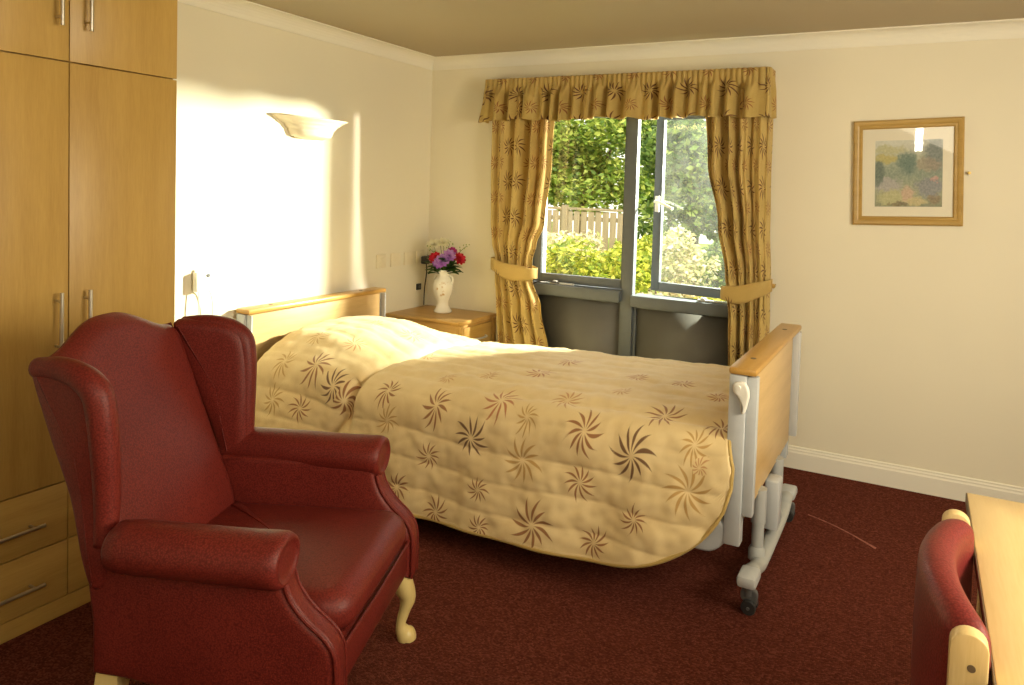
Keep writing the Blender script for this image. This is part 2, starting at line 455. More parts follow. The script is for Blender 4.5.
# ------------------------------------------------------------------ room (left wall x=0, back wall y=0, floor z=0)
H = 2.4; XR = 4.7; YF = -5.3; WT = .25
OX0, OX1, OZ1 = .82, 2.30, 2.10
struct('floor', MB().box(-.3, XR+.3, YF-.3, 0, -.12, 0, 0), M['carpet'], label='dark red brown looped carpet floor')
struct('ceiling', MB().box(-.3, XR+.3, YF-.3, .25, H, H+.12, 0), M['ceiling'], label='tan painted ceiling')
struct('wall_left', MB().box(-.2, 0, YF, WT, 0, H, 0), M['wall'], label='cream wall with a bright patch of light behind the bed')
wb = MB().box(0, OX0, 0, WT, 0, H, 0).box(OX1, XR, 0, WT, 0, H, 0).box(OX0, OX1, 0, WT, OZ1, H, 0).box(OX0, OX1, 0, WT, -.12, 0, 0)
struct('wall_back', wb, M['wall'], label='cream wall around the window')
struct('wall_right', MB().box(XR, XR+.2, YF, WT, 0, H, 0), M['wall'], label='cream wall beyond the table')
struct('wall_front', MB().box(-.2, XR+.2, YF-.2, YF, 0, H, 0), M['wall'], label='cream wall behind the camera')
# coving
def coving(p0, d, ln, nrm):
    prof = [(0, -.078), (.006, -.078), (.008, -.070)]
    for k in range(7):
        a = PI/2*k/6; prof.append((.008+.064*(1-math.cos(a)), -.070+.062*math.sin(a)))
    prof += [(.080, -.006), (.080, 0), (0, 0)]
    mb = MB(); vs = []; d = Vector(d); nrm = Vector(nrm); p0 = Vector(p0); n = len(prof)
    for e in (0, 1):
        for o, z in prof: vs.append(p0+d*(ln*e)+nrm*o+Vector((0, 0, H+z)))
    mb.add(vs, [[i, (i+1) % n, n+(i+1) % n, n+i] for i in range(n)]+[list(range(n)), list(range(n, 2*n))[::-1]])
    return mb
struct('trim_1', coving((0, 0, 0), (1, 0, 0), XR, (0, -1, 0)), M['trimwhite'], label='white coving above the window wall')
struct('trim_2', coving((0, -2.29, 0), (0, 1, 0), 2.29, (1, 0, 0)), M['trimwhite'], label='white coving above the bed wall')
def skirting(x0, x1, y0, y1, along):
    mb = MB()
    prof = [(0, 0), (.018, 0), (.018, .088), (.013, .096), (.013, .104), (.008, .110), (.008, .118), (.003, .122), (0, .122)]
    n = len(prof); vs = []
    for e in (0, 1):
        for o, z in prof:
            vs.append(((x0 if e == 0 else x1), y0-o, z) if along == 'X' else (x0+o, (y0 if e == 0 else y1), z))
    mb.add(vs, [[i, (i+1) % n, n+(i+1) % n, n+i] for i in range(n)]+[list(range(n)), list(range(n, 2*n))[::-1]])
    return mb
struct('baseboard_back', skirting(OX1+.02, XR, 0, 0, 'X'), M['trimwhite'], label='white moulded skirting board under the picture')
struct('baseboard_left', skirting(0, 0, -2.30, -.44, 'Y'), M['trimwhite'], label='white skirting board behind the bed head')

# ------------------------------------------------------------------ window
win = thing('window_1', 'grey framed window with an open right sash and grey panels below', None, (0, 0, 0), kind='structure')
MX0, MX1 = 1.487, 1.562
fr = MB().box(OX0, .838, .02, .11, 0, OZ1).box(2.235, OX1, .02, .11, 0, OZ1).box(OX0, OX1, .02, .11, 2.04, OZ1).box(0.838, 2.235, .02, .11, 0, .08)
fr.build('frame', M['winframe'], win)
MB().box(MX0, MX1, .018, .066, 0, 2.04, .004).build('mullion', M['winframe'], win)
MB().box(.838, MX0, -.02, .12, .825, .895, .005).build('sill', M['winframe'], win)
MB().box(MX1, 2.235, -.02, .12, .805, .875, .005).build('sill', M['winframe'], win)
for a, b, zt in ((.838, MX0, .825), (MX1, 2.235, .805)):
    pn = MB().box(a, b, .06, .08, .08, zt, 0)
    pn.build('panel', M['winpanel'], win)
    for q in ((a, a+.018, .08, zt), (b-.018, b, .08, zt), (a+.018, b-.018, zt-.016, zt)):
        MB().box(q[0], q[1], .042, .06, q[2], q[3], .002).build('bead', M['winframe'], win)
def sash(name_glass, w, h, st2=.058):
    sh = bpy.data.objects.new('sash', None); C.objects.link(sh); sh.parent = win
    st = .058
    f = MB().box(0, st, -.016, .016, 0, h, .004).box(w-st2, w, -.016, .016, 0, h, .004).box(st, w-st2, -.016, .016, 0, st, .004).box(st, w-st2, -.016, .016, h-st, h, .004)
    f.build('sash_frame', M['winframe'], sh)
    MB().box(st-.006, w-st2+.006, -.004, .004, st-.006, h-st+.006, 0).build('pane', M[name_glass], sh, False)
    return sh
s1 = sash('glass', .644, 1.135, .014); s1.location = (.840, .055, .900)
s2 = sash('glass_hazy', .615, 1.135); s2.location = (2.23, .085, .892)
# hinged on its right stile and pushed outward
s2.rotation_euler = (0, 0, PI-math.radians(10))
# locking lever on the open sash (local x runs from hinge to the free stile)
MB().box(.568, .598, .016, .03, .50, .60, .002).tube([(.583, .03, .565), (.583, .055, .565), (.54, .064, .560), (.45, .070, .525)], [.011, .011, .010, .009], 8).build('lever', M['whiteplastic'], s2)
for (x0, x1, z0) in ((.99, 1.16, .897), (1.98, 2.18, .877)):
    MB().box(x0, x1, .0, .022, z0, z0+.012, .003).box(x0+.02, x0+.05, -.002, .024, z0+.012, z0+.024, .003).build('window_stay', M['whitemetal'], win)
tag(MB().tube(cr([(.80, -.055, .855), (.87, -.045, .885), (.95, -.03, .915), (1.06, .0, .905)], 6), .004, 8).build('cable', M['blackplastic']),
    'thin black cable lying across the window sill beside the left curtain', 'cable')

# ------------------------------------------------------------------ wardrobe
wd = thing('wardrobe', 'tall beech fitted wardrobe with top cupboards and drawers beside the armchair', 'wardrobe', (0, 0, 0))
WY0, WYM, WY1 = -3.065, -2.683, -2.303
MB().box(0.002, .556, WY0, WY1, .0, 2.398, .001).build('carcass', M['beech'], wd)
def bar_handle(mb, p, L, axis):
    x, y, z = p
    if axis == 'Z':
        mb.tube([(x+.034, y, z-L/2), (x+.034, y, z+L/2)], .0062, 12)
        for s_ in (-.36, .36): mb.tube([(x-.001, y, z+s_*L), (x+.034, y, z+s_*L)], .0045, 8)
    else:
        mb.tube([(x+.034, y-L/2, z), (x+.034, y+L/2, z)], .0062, 12)
        for s_ in (-.36, .36): mb.tube([(x-.001, y+s_*L, z), (x+.034, y+s_*L, z)], .0045, 8)
    return mb
for (a, b, hy) in ((WY0, WYM, -2.722), (WYM, WY1, -2.632)):
    d = MB().box(.558, .58, a+.0015, b-.0015, .4685, 1.877, .0015).build('door', M['beech'], wd)
    bar_handle(MB(), (.58, hy, 1.01), .21, 'Z').build('handle', M['steel'], d)
    d = MB().box(.558, .58, a+.0015, b-.0015, 1.882, 2.395, .0015).build('cupboard_door', M['beech'], wd)
    bar_handle(MB(), (.58, hy, 2.095), .21, 'Z').build('handle', M['steel'], d)
    for z0, z1 in ((.2645, .4635), (.068, .2605)):
        d = MB().box(.558, .58, a+.0015, b-.0015, z0, z1, .0015).build('drawer', M['beech_y'], wd)
        bar_handle(MB(), (.58, (a+b)/2+.004, (z0+z1)/2-.01), .20, 'Y').build('handle', M['steel'], d)
MB().box(.556, .574, WY0, WY1, 0, .062, .001).build('plinth', M['beech_y'], wd)

# ------------------------------------------------------------------ bed
BY0, BY1 = -1.60, -.57           # near and far side of the bed
def ztop(x): return .600+.036*(x-.7)
def bed_end(root, x, sgn, zt, name, zb, pw):
    """panel whose outer face looks along sgn*x"""
    xa, xb = (x-.02, x+.02)
    o = thing_part(name, root)
    MB().box(xa, xb, BY0+pw, BY1-pw, zb, zt-.022, .004).build('veneer_panel', M['oak_bed'], o)
    # bullnosed top rail
    out = [( -.048, 0), (.048, 0), (.048, .014), (.040, .026), (-.040, .026), (-.048, .014)]
    mb = MB().box(x-.05, x+.05, BY0+.004, BY1-.004, zt-.026, zt, .009)
    mb.build('top_rail', M['oak_rim'], o)
    for yy in (BY0+.18, BY1-.18): MB().lathe([(.011, zt-.002), (.011, zt+.0015), (.006, zt+.002)], (x, yy, 0), 14).build('screw_cap', M['edge'], o)
    return o
def thing_part(name, root):
    o = bpy.data.objects.new(name, None); C.objects.link(o); o.parent = root; return o
bed = thing('hospital_bed', 'profiling care bed with wooden ends and grey metal frame by the window', 'bed', (0, 0, 0))
XF = 2.612
fb = bed_end(bed, XF, 1, .905, 'footboard', .355, .055)
hb = bed_end(bed, .075, -1, .852, 'headboard', .36, .028)
# upright channels at both sides of both ends
for root_o, xx, zt, pw in ((fb, XF, .878, .058), (hb, .075, .824, .030)):
    for yy, sg in ((BY0, 1), (BY1, -1)):
        y0, y1 = sorted((yy+.006*sg, yy+pw*sg))
        MB().box(xx-.046, xx+.014, y0, y1, .265, zt, .006).build('post', M['whitemetal'], root_o)
        MB().box(xx+.014, xx+.052, y0+.012, y1-.004, .375, zt-.004, .004).build('edge_channel', M['whitemetal'], root_o)
# latch on the near footboard post
lt = MB().slab([(a.x, a.y) for a in cr([(2.562, .845), (2.592, .85), (2.606, .815), (2.602, .775), (2.595, .745), (2.585, .742), (2.578, .79), (2.560, .815)], 4, True)], .02, .007, lambda a, b, d: (2.55+(a-2.55)*1.25+.022, BY0-.004+d, b+.008))
lt.lathe([(.008, -.022), (.008, 0)], (2.605, BY0-.002, .840), 12, 'Y')
lt.build('latch', M['whiteplastic'], fb)
# lifting columns and wheeled base under both ends
for xx in (2.650, .16):
    base = thing_part('wheel_base', bed)
    pts = [(xx, -1.545, .128), (xx, -1.46, .128), (xx, -1.40, .108), (xx, -1.30, .092), (xx, -.92, .092), (xx, -.80, .108), (xx, -.76, .128), (xx, -.655, .128)]
    c_ = cr(pts, 5)
    MB().tube(c_, [.021]*len(c_), 16, True, 1.5, (0, 0, 1)).build('beam', M['greymetal'], base)
    for y0, y1 in ((-1.572, -1.470), (-.730, -.628)): MB().box(xx-.036, xx+.036, y0, y1, .108, .152, .014).build('end_cap', M['whitemetal'], base)
    for yy in (-1.29, -.92):
        MB().tube([(xx-.018, yy, .08), (xx-.018, yy, .36)], .024, 16).lathe([(.034, .09), (.034, .125), (.026, .14)], (xx-.018, yy, 0), 18).build('column', M['greymetal'], base)
        MB().tube([(xx-.018, yy, .235), (xx-.018, yy, .37)], .029, 16).build('column_sleeve', M['greymetal'], base)
    MB().box(xx-.03, xx+.03, -1.13, -1.04, .135, .345, .012).build('motor_box', M['whitemetal'], base)
    for yy in (-1.515, -.685):
        fk = MB().tube([(xx, yy, .10), (xx, yy, .062)], .017, 12)
        fk.slab([(a.x, a.y) for a in cr([(-.024, .085), (.024, .085), (.03, .05), (.02, .018), (-.005, .03), (-.03, .05)], 4, True)], .020, .006, lambda a, b, d, yy=yy: (xx+a+.004, yy+d, b))
        fk.tube([(xx+.006, yy-.033, .027), (xx+.006, yy+.033, .027)], .006, 8)
        fk.build('caster_fork', M['castergrey'], base)
        wl = MB()
        for o_ in (-.020, .020): wl.lathe([(.012, -.009), (.025, -.009), (.0272, -.005), (.0272, .005), (.025, .009), (.012, .009)], (xx+.006, yy+o_, .0272), 20, 'Y')
        wl.build('caster_wheel', M['blackrubber'], base)
# frame under the mattress
fm = MB()
for yy in (BY0+.085, BY1-.085): fm.box(.08, 2.60, yy-.02, yy+.02, .27, .33, .006)
for xx in (.25, .75, 1.3, 1.85, 2.4): fm.box(xx-.02, xx+.02, BY0+.1, BY1-.1, .28, .32, .004)
fm.build('side_frame', M['whitemetal'], bed)
MB().slab([(a.x, a.y) for a in cr([(2.44, .23), (2.52, .22), (2.575, .27), (2.58, .31), (2.54, .35), (2.46, .34)], 4, True)], .05, .012, lambda a, b, d: (a, BY0+.035+d, b)).build('corner_bracket', M['whitemetal'], bed)
MB().box(.62, 1.35, -1.25, -.95, .12, .26, .02).build('drive_unit', M['greymetal'], bed)
MB().box(.12, 2.545, BY0+.03, BY1-.03, .33, .40, .015).build('platform', M['castergrey'], bed)
#QUILT-BEGIN
QX0, QX1 = .22, 2.565
YN, YFR = -1.60, -.575
RN = .085
def qhem(x):
    """height of the near hem: level along the bed, then swept up in a big curve at the foot"""
    z = .108+.016*sstep(1.2, 2.0, x)
    if x > 1.98:
        q = (x-1.98)/(2.602-1.98)
        z = .124+.40*(1-math.sqrt(max(0, 1-min(1, q)**2.3)))
    return z
def qpillow(x, y):
    dx = (x-.40)/.38; dy = (y+1.17)/.45
    h = .135*math.exp(-(abs(dx)**3.2))*math.exp(-(abs(dy)**3.6))
    # tuck between pillow and mattress
    xc = .85+.07*(y+1.6)+.012*math.sin(y*14)
    h -= .036*math.exp(-((x-xc)/.024)**2)*sstep(-.5, -.72, y)
    return h
def qsurf(u, v):
    """u along the bed (0 head, 1 foot), v across: 0 far hem .. 1 near hem"""
    x = QX0+(QX1+.035*sstep(.50, .85, v)-QX0)*u
    zt = ztop_q(x)
    vf, vt = .10, .56
    if v < vf:
        t = v/vf; y = YFR+.012*(1-t); z = lerp(.36, zt-RN*.5, t); s = -.25*(1-t)
        if t > .5: pass
    elif v < vt:
        t = (v-vf)/(vt-vf); y = lerp(YFR, YN+RN*.6, t)
        z = zt+.030*math.sin(PI*t)**.7-RN*.5*(1-sstep(0, .08, t))-.012*sstep(.85, 1, t)
        z += qpillow(x, y); s = t*(YFR-(YN+RN*.6))
    else:
        t = (v-vt)/(1-vt); zs = zt-.012+qpillow(x, YN+RN*.6)
        L = max(.02, zs-qhem(x)); d = t*L
        # rounded shoulder, then a fall that drifts outwards
        yb = YN+RN*.6
        k = min(1, d/.11)
        out = .075*math.sin(k*PI/2)
        drift = .085*(d/.5)**1.1
        y = yb-out-drift; z = zs-d+.020*math.sin(k*PI)*(1 if d < .11 else 0)
        s = (YFR-yb)+d
        # soft folds of the hanging side
        w = sstep(.06, .4, d)
        y += w*(.010*math.sin(x*9.3+1.0)+.007*math.sin(x*17+2.2+3*d))
        # pillow drape: hollow where the quilt is tucked in
        xc = .835-.12*sstep(.1, .4, d)
        y += .045*math.exp(-((x-xc)/.032)**2)*sstep(0, .05, d)
        y -= .020*sstep(.9, .5, x)*w
    # quilting: channels run the length of the bed and follow the hem
    if v > .12 and v < 1:
        q = 1.0-abs(math.sin((s+.02*math.sin(x*2.2)+.010*math.sin(x*7))*PI/.115))**.45
        puff = -.0095*q
        if v < vt: z += puff
        else: y -= puff; 
        cr_ = noise.noise(Vector((x*9, s*9, 0)))*.008+noise.noise(Vector((x*24, s*26, 4)))*.0045
        if v < vt: z += cr_
        else: y -= cr_
    return (x, y, z), (x, s)
def ztop_q(x): return .604+.034*(x-.7)
#QUILT-END
ql = MB(); NU, NV = 230, 150
cache = {}
def qf(u, v):
    r_ = qsurf(u, v); cache[(u, v)] = r_[1]; return r_[0]
ql.grid(qf, NU, NV, lambda u, v: cache[(u, v)])
QM = quilt_mat()
qo = ql.build('quilt', QM, None, True, solid=.012, auto=0)
# every quilt face carries the position inside its nearest embroidered star, in star radii
qme = qo.data; l1 = qme.uv_layers.new(name='Star'); l2 = qme.uv_layers.new(name='StarKind'); base_uv = qme.uv_layers['UVMap']
srnd = random.Random(3); stars = [(u, s, R, ('dmrtp'.index(k)+.5)/5, srnd.uniform(0, 6.28), srnd.choice((-1, 1))) for u, s, R, k in STARS]
for p in qme.polygons:
    uvs = [base_uv.data[i].uv.copy() for i in p.loop_indices]
    cu = sum(q.x for q in uvs)/len(uvs); cs_ = sum(q.y for q in uvs)/len(uvs)
    b_ = min(stars, key=lambda q: ((q[0]-cu)**2+(q[1]-cs_)**2)/q[2]**2)
    for i, q in zip(p.loop_indices, uvs):
        l1.data[i].uv = ((q.x-b_[0])/b_[2]*b_[5], (q.y-b_[1])/b_[2]); l2.data[i].uv = (b_[3], b_[4])
tag(qo, 'cream quilt with brown leaf stars spread over the care bed', 'quilt')
# piped hem
hem = [Vector(qsurf(i/120, 1.0)[0]) for i in range(121)]
foot = [Vector(qsurf(1.0, 1-j/40*.44)[0]) for j in range(41)]
MB().tube(hem+foot[1:], .0075, 8).build('hem_piping', M['tieback'], qo)

# ------------------------------------------------------------------ bedside cabinet
cb = thing('bedside_cabinet', 'small beech bedside cabinet in the corner carrying the flower vase', 'cabinet', (0, 0, 0))
MB().box(.006, .575, -.425, -.006, .05, .635, .003).build('body', M['beech_cab'], cb)
MB().slab([(.003, -.437), (.592, -.437), (.592, -.004), (.003, -.004)], .024, .008, lambda a, b, d: (a, b, .648+d)).build('top', M['beech_cab'], cb)
for z0, z1 in ((.44, .615), (.25, .43), (.07, .24)):
    d = MB().box(.575, .592, -.385, -.05, z0, z1, .004).build('drawer', M['beech_y'], cb)
    zc = (z0+z1)/2+.005
    MB().tube(cr([(.592, -.29, zc), (.617, -.275, zc), (.622, -.215, zc), (.617, -.155, zc), (.592, -.14, zc)], 5), .0065, 8).build('handle', M['whitemetal'], d)
for a, b in ((-.424, -.388), (-.047, -.007)): MB().box(.575, .592, a, b, .05, .635, .003).build('front_stile', M['beech_cab'], cb)
MB().box(.02, .56, -.41, -.02, 0, .05, .002).build('plinth', M['beech_cab'], cb)

# ------------------------------------------------------------------ vase and flowers
VX, VY, VZ = .285, -.195, .6605
def vase_mat():
    t = NT('white glazed vase with gold motif'); v = t.coord()
    n = t.noise(v, 26, 3, .6); sepx = t.n('ShaderNodeSeparateXYZ'); t.l(v, sepx.inputs[0])
    band = t.math('MULTIPLY', t.smooth(sepx.outputs[2], .10, .13), t.math('SUBTRACT', 1.0, t.smooth(sepx.outputs[2], .19, .22)))
    f = t.math('MULTIPLY', t.smooth(n, .56, .64), band)
    t.bsdf(t.mix(f, (.86, .83, .74), (.55, .36, .16)), .18, None, 0, 0, 0, .5)
    return t.m
va = thing('vase', 'white china vase with a frilled rim on the bedside cabinet', 'vase', (VX, VY, VZ))
prof = [(.050, 0), (.058, .004), (.060, .014), (.050, .028), (.040, .048), (.038, .068), (.044, .092), (.058, .125), (.067, .160), (.066, .190), (.056, .222), (.043, .244), (.039, .258), (.044, .274), (.052, .290), (.048, .289), (.036, .262), (.034, .245), (.03, .20), (.03, .05)]
MB().lathe(prof, (0, 0, 0), 40, 'Z', lambda a, j: 1+(.07*math.cos(a*8) if 13 <= j <= 15 else .02*math.cos(a*8) if 4 <= j <= 12 else 0)).build('body', vase_mat(), va, True, auto=0)
for sg in (-1, 1):
    MB().tube(cr([(sg*.041, -.0, .245), (sg*.066, -.0, .25), (sg*.076, 0, .222), (sg*.064, 0, .192)], 5), .006, 8).build('handle', M['whiteplastic'], va)
def petal_mat(name, c, c2):
    t = NT(name); g = t.n('ShaderNodeNewGeometry')
    t.bsdf(t.ramp(g.outputs['Random Per Island'], [(0, c), (1, c2)]), .6, None, 0, 0, 0, .2, trans=.25); return t.m
PM = {'red': petal_mat('red petals', (.42, .012, .022), (.66, .03, .06)), 'purple': petal_mat('lilac petals', (.34, .12, .50), (.62, .36, .72)),
      'magenta': petal_mat('magenta petals', (.32, .02, .14), (.50, .05, .24)), 'cream': petal_mat('cream petals', (.80, .76, .52), (.88, .85, .68))}
M['flower_leaf'] = leafmat('bouquet leaves', [(0, (.02, .06, .01)), (.6, (.06, .14, .02)), (1, (.13, .22, .05))], .2)
M['bud'] = plain('green buds', (.30, .36, .10), .6)
def petals(mb, c, r, layers, npet, ax, rnd):
    """ruffled flower head: curved petals in layers about axis ax"""
    ax = Vector(ax).normalized(); q = ax.to_track_quat('Z', 'Y')
    for L in range(layers):
        tilt = lerp(.15, 1.25, L/max(1, layers-1)); ln = r*lerp(.55, 1.0, L/max(1, layers-1))
        for k in range(npet):
            a = 2*PI*(k+.5*(L % 2))/npet+rnd.uniform(-.15, .15)
            vs = []
            for j in range(4):
                t = j/3; w = ln*.36*math.sin(PI*min(.95, .18+.72*t))
                th = tilt*(.5+.6*t); rr = ln*t
                for i in (-1, 0, 1):
                    p = Vector((rr*math.sin(th), i*w, rr*math.cos(th)*.75+abs(i)*.12*ln*t+rnd.uniform(-.05, .05)*r))
                    p = Matrix.Rotation(a, 3, 'Z') @ p
                    vs.append(Vector(c)+q @ p)
            mb.add(vs, [[j*3+i, j*3+i+1, (j+1)*3+i+1, (j+1)*3+i] for j in range(3) for i in range(2)])
def leaf(mb, base, tip, w, droop=.02):
    base = Vector(base); tip = Vector(tip); d = tip-base; sd = d.cross(Vector((0, 0, 1)))
    sd = sd.normalized() if sd.length > 1e-5 else Vector((1, 0, 0))
    vs = []
    for j in range(6):
        t = j/5; ww = w*math.sin(PI*(.04+.92*t))**.8
        p = base+d*t+Vector((0, 0, -droop*t*t*1.5+droop*t))
        vs += [p-sd*ww+Vector((0, 0, .25*ww)), p, p+sd*ww+Vector((0, 0, .25*ww))]
    mb.add(vs, [[j*3+i, j*3+i+1, (j+1)*3+i+1, (j+1)*3+i] for j in range(5) for i in range(2)])
rnd = random.Random(11)
# the camera looks along roughly (-.6,.8); u = sideways in the vase plane, w = towards the viewer
def bq(u, w, z): return (VX+u*.80+w*.55, VY+u*.60-w*.80, VZ+z)
MOUTH = (VX, VY, VZ+.255)
flowers = [('carnation', 'red', 'red carnation at the left of the flower vase', -.045, .06, .355, .034, 'red'),
           ('carnation', 'red', 'red carnation standing out at the right of the flower vase', .085, .05, .352, .034, 'red'),
           ('aster', 'purple', 'lilac bloom low in the middle of the bouquet', -.005, .085, .345, .036, 'purple'),
           ('aster', 'purple', 'lilac bloom between the red and magenta flowers', .028, .07, .37, .036, 'purple'),
           ('aster', 'purple', 'lilac bloom hanging lowest over the vase rim', -.028, .085, .330, .030, 'purple'),
           ('aster', 'magenta', 'dark magenta bloom above the lilac flowers', .045, .035, .392, .026, 'magenta'),
           ('chrysanthemum', 'cream', 'cream chrysanthemum at the upper left of the bouquet', -.06, .0, .425, .038, 'cream'),
           ('chrysanthemum', 'cream', 'cream chrysanthemum highest in the middle of the bouquet', -.005, -.01, .435, .034, 'cream')]
for nm, mk_, lab, u, w, z, r, cn in flowers:
    u *= 1.2; z = .27+(z-.27)*1.18; r *= 1.32; c = Vector(bq(u, w, z)); f = thing(nm, lab, 'flower', MOUTH, group='bouquet in the white vase')
    o = Vector(MOUTH)
    mb = MB(); petals(mb, c-o, r, 4 if cn != 'cream' else 3, 10 if cn == 'red' else 9, (c-o)+Vector((0.1, -.15, .0)), rnd)
    mb.build('bloom', PM[cn], f, True)
    MB().tube(cr([(rnd.uniform(-.012, .012), rnd.uniform(-.012, .012), -.12), (rnd.uniform(-.012, .012), rnd.uniform(-.012, .012), 0), ((c-o)*.55)[:], (c-o)[:]], 4), .0022, 6).build('stem', M['bud'], f)
k = 0
for u, w, z, lab in ((-.085, .02, .415, 'thin budded sprig leaning out at the left of the bouquet'), (-.03, -.02, .46, 'thin budded sprig rising highest from the bouquet'),
                (.03, -.01, .44, 'thin budded sprig rising in the middle right of the bouquet'), (.125, .02, .425, 'thin budded sprig arching out at the right of the bouquet')):
    u *= 1.15; z = .27+(z-.27)*1.15; c = Vector(bq(u, w, z)); o = Vector(MOUTH); f = thing('sprig', lab, 'flower', MOUTH, group='bouquet in the white vase')
    stem = cr([(0, 0, -.12), (.004*k, -.006, 0), ((c-o)*.6+Vector((0, 0, .02)))[:], (c-o)[:]], 5)
    MB().tube(stem, .0016, 6).build('stem', M['flower_leaf'], f)
    for j in range(16):
        p = stem[-1-min(len(stem)-2, int(j*.55))]+Vector((rnd.uniform(-.022, .022), rnd.uniform(-.022, .022), rnd.uniform(-.015, .02)))
        MB().lathe([(.0005, -.005), (.0045, -.002), (.0045, .002), (.0005, .006)], p, 6).build('bud', M['bud'] if k != 1 else PM['cream'], f)
    k += 1
lf = thing('leaf_spray', 'dark green leaves spreading around the vase rim under the flowers', 'leaves', MOUTH)
mb = MB()
for j in range(60):
    a = rnd.uniform(0, 2*PI); L = rnd.uniform(.07, .125); e = rnd.uniform(-.02, .09)
    b0 = Vector((math.cos(a)*.02, math.sin(a)*.02, .03+rnd.uniform(0, .03)))
    leaf(mb, b0, b0+Vector((math.cos(a)*L, math.sin(a)*L, e)), rnd.uniform(.018, .030), .02)
for t_ in ((.10, .07, .02), (.13, .05, .03), (-.10, .07, .02), (-.12, .05, .045), (.09, .08, .05), (-.09, .09, .055)):
    p = Vector(bq(*t_[:2], .255+t_[2]))-Vector(MOUTH); leaf(mb, p*.25, p, .03, .02)
mb.build('foliage', M['flower_leaf'], lf)
MB().tube([(0, 0, -.13), (.003, .003, 0), (.0, -.004, .045)], .003, 6).build('stem', M['flower_leaf'], lf)

# ------------------------------------------------------------------ wall fittings on the bed wall
for i, (yy, lab) in enumerate(((-.495, 'cream socket plate on the bed wall, nearest the headboard'), (-.355, 'cream socket plate on the bed wall, second from the headboard'),
                (-.222, 'cream socket plate on the bed wall, third from the headboard'), (-.095, 'cream socket plate on the bed wall holding a black plug behind the flowers'))):
    s_ = thing('wall_socket', lab, 'socket', (0, yy, 1.008), group='socket plates above the bedside cabinet')
    MB().box(0.0005, .011, -.045, .045, -.045, .045, .004).build('plate', M['creamplastic'], s_)
    MB().box(.010, .0145, -.016, .016, -.014, .026, .002).build('switch', M['creamplastic'], s_)
pg = thing('power_plug', 'black plug in the wall socket behind the flowers with its cord hanging down', 'plug', (.0148, -.075, .985))
MB().box(0, .042, -.025, .025, -.025, .03, .008).build('plug_body', M['blackplastic'], pg)
MB().tube(cr([(.03, 0, -.02), (.032, .004, -.08), (.02, .0, -.2), (.015, .002, -.315)], 6), .0042, 8).build('cord', M['blackplastic'], pg)
bk = thing('outlet', 'small black outlet on the bed wall above the bedside cabinet', 'outlet', (0, -.104, .80))
MB().box(.0005, .012, -.022, .022, -.022, .022, .003).build('plate', M['blackplastic'], bk)
MB().lathe([(.011, .011), (.011, .015), (.006, .016)], (0, 0, 0), 12, 'X').build('socket_hole', M['castergrey'], bk)
nc = thing('nurse_call_point', 'white call point with hanging white cords on the bed wall above the headboard', 'call point', (0, -1.765, 1.015))
MB().box(.0005, .014, -.05, .05, -.05, .05, .005).build('plate', M['whiteplastic'], nc)
MB().box(.013, .045, -.062, -.022, -.055, .038, .006).build('plug', M['whiteplastic'], nc)
MB().lathe([(.009, .013), (.009, .018), (.004, .0185)], (0, .022, .018), 14, 'X').build('button', M['castergrey'], nc)
MB().tube(cr([(.038, -.045, -.05), (.042, -.048, -.15), (.03, -.05, -.30), (.02, -.05, -.40)], 5), .003, 6).build('cord', M['whiteplastic'], nc)
MB().tube(cr([(.04, -.03, -.045), (.045, .01, -.06), (.04, .03, -.16), (.02, .035, -.40)], 6), .003, 6).build('cord', M['whiteplastic'], nc)

# wall uplighter
wl_ = thing('wall_light', 'cream plaster uplighter bowl on the bright bed wall', 'wall light', (0, -1.115, 1.762))
def bowl(u, v, inner=0):
    a = -PI/2+PI*u
    tab = [(0, .10), (.06, .40), (.16, .52), (.40, .565), (.62, .66), (.80, .79), (.92, .90), (1, 1.0)]
    r = interp(tab, v)-inner
    hy = .258*r; hx = .165*(.30+.70*r) if v > .05 else .12*r*2
    z = -.012+.108*v if v > 0 else -.012
    # corners flare a little further than the front
    return (max(.0, hx*math.cos(a))+.0005, hy*math.sin(a), z+.010*abs(math.sin(a))**3*v)
MB().grid(lambda u, v: bowl(u, v), 44, 22).build('bowl', M['plaster'], wl_, solid=.006)
MB().box(.0005, .02, -.10, .10, -.012, .05, .004).build('wall_plate', M['plaster'], wl_)
MB().lathe([(.004, 0), (.02, .01), (.024, .03), (.016, .05), (.003, .056)], (.07, 0, .012), 16).build('bulb', M['whiteplastic'], wl_)

# ------------------------------------------------------------------ curtains, valance, tiebacks
def curtain(name, label, edges, seed, npl):
    """edges: table z -> (outer x, inner x)"""
    ex0 = [(z, a) for z, a, b in edges]; ex1 = [(z, b) for z, a, b in edges]
    wid = 1.25
    def f(u, v):
        z = .07+(2.10-.07)*v
        a = interp(ex0, z); b = interp(ex1, z)
        uu = u+.018*math.sin(u*11+seed)+.012*math.sin(u*23+seed*2+z*1.2)
        x = lerp(a, b, min(1.0, max(0.0, uu)))
        tie = math.exp(-((z-1.0)/.17)**2)
        A = .042*(1-.6*tie)*(.75+.35*math.sin(u*7+seed*3))
        ph = 2*PI*npl*u+seed+.5*math.sin(z*1.7+seed)
        s_ = math.sin(ph); edge = 1-sstep(0, .05, u); y = -.112*(1-.75*edge)-A*(1-edge)*(abs(s_)**.8*(1 if s_ > 0 else -1))-.010*math.sin(ph*2.3+z*2)
        return (x, y, z)
    o = MB().grid(f, 150, 90, lambda u, v: (u*wid+seed*.37, v*2.03)).build(name, M['curtain'], None, True, solid=.003, auto=0)
    return tag(o, label, 'curtain', 'gold curtains at the window')
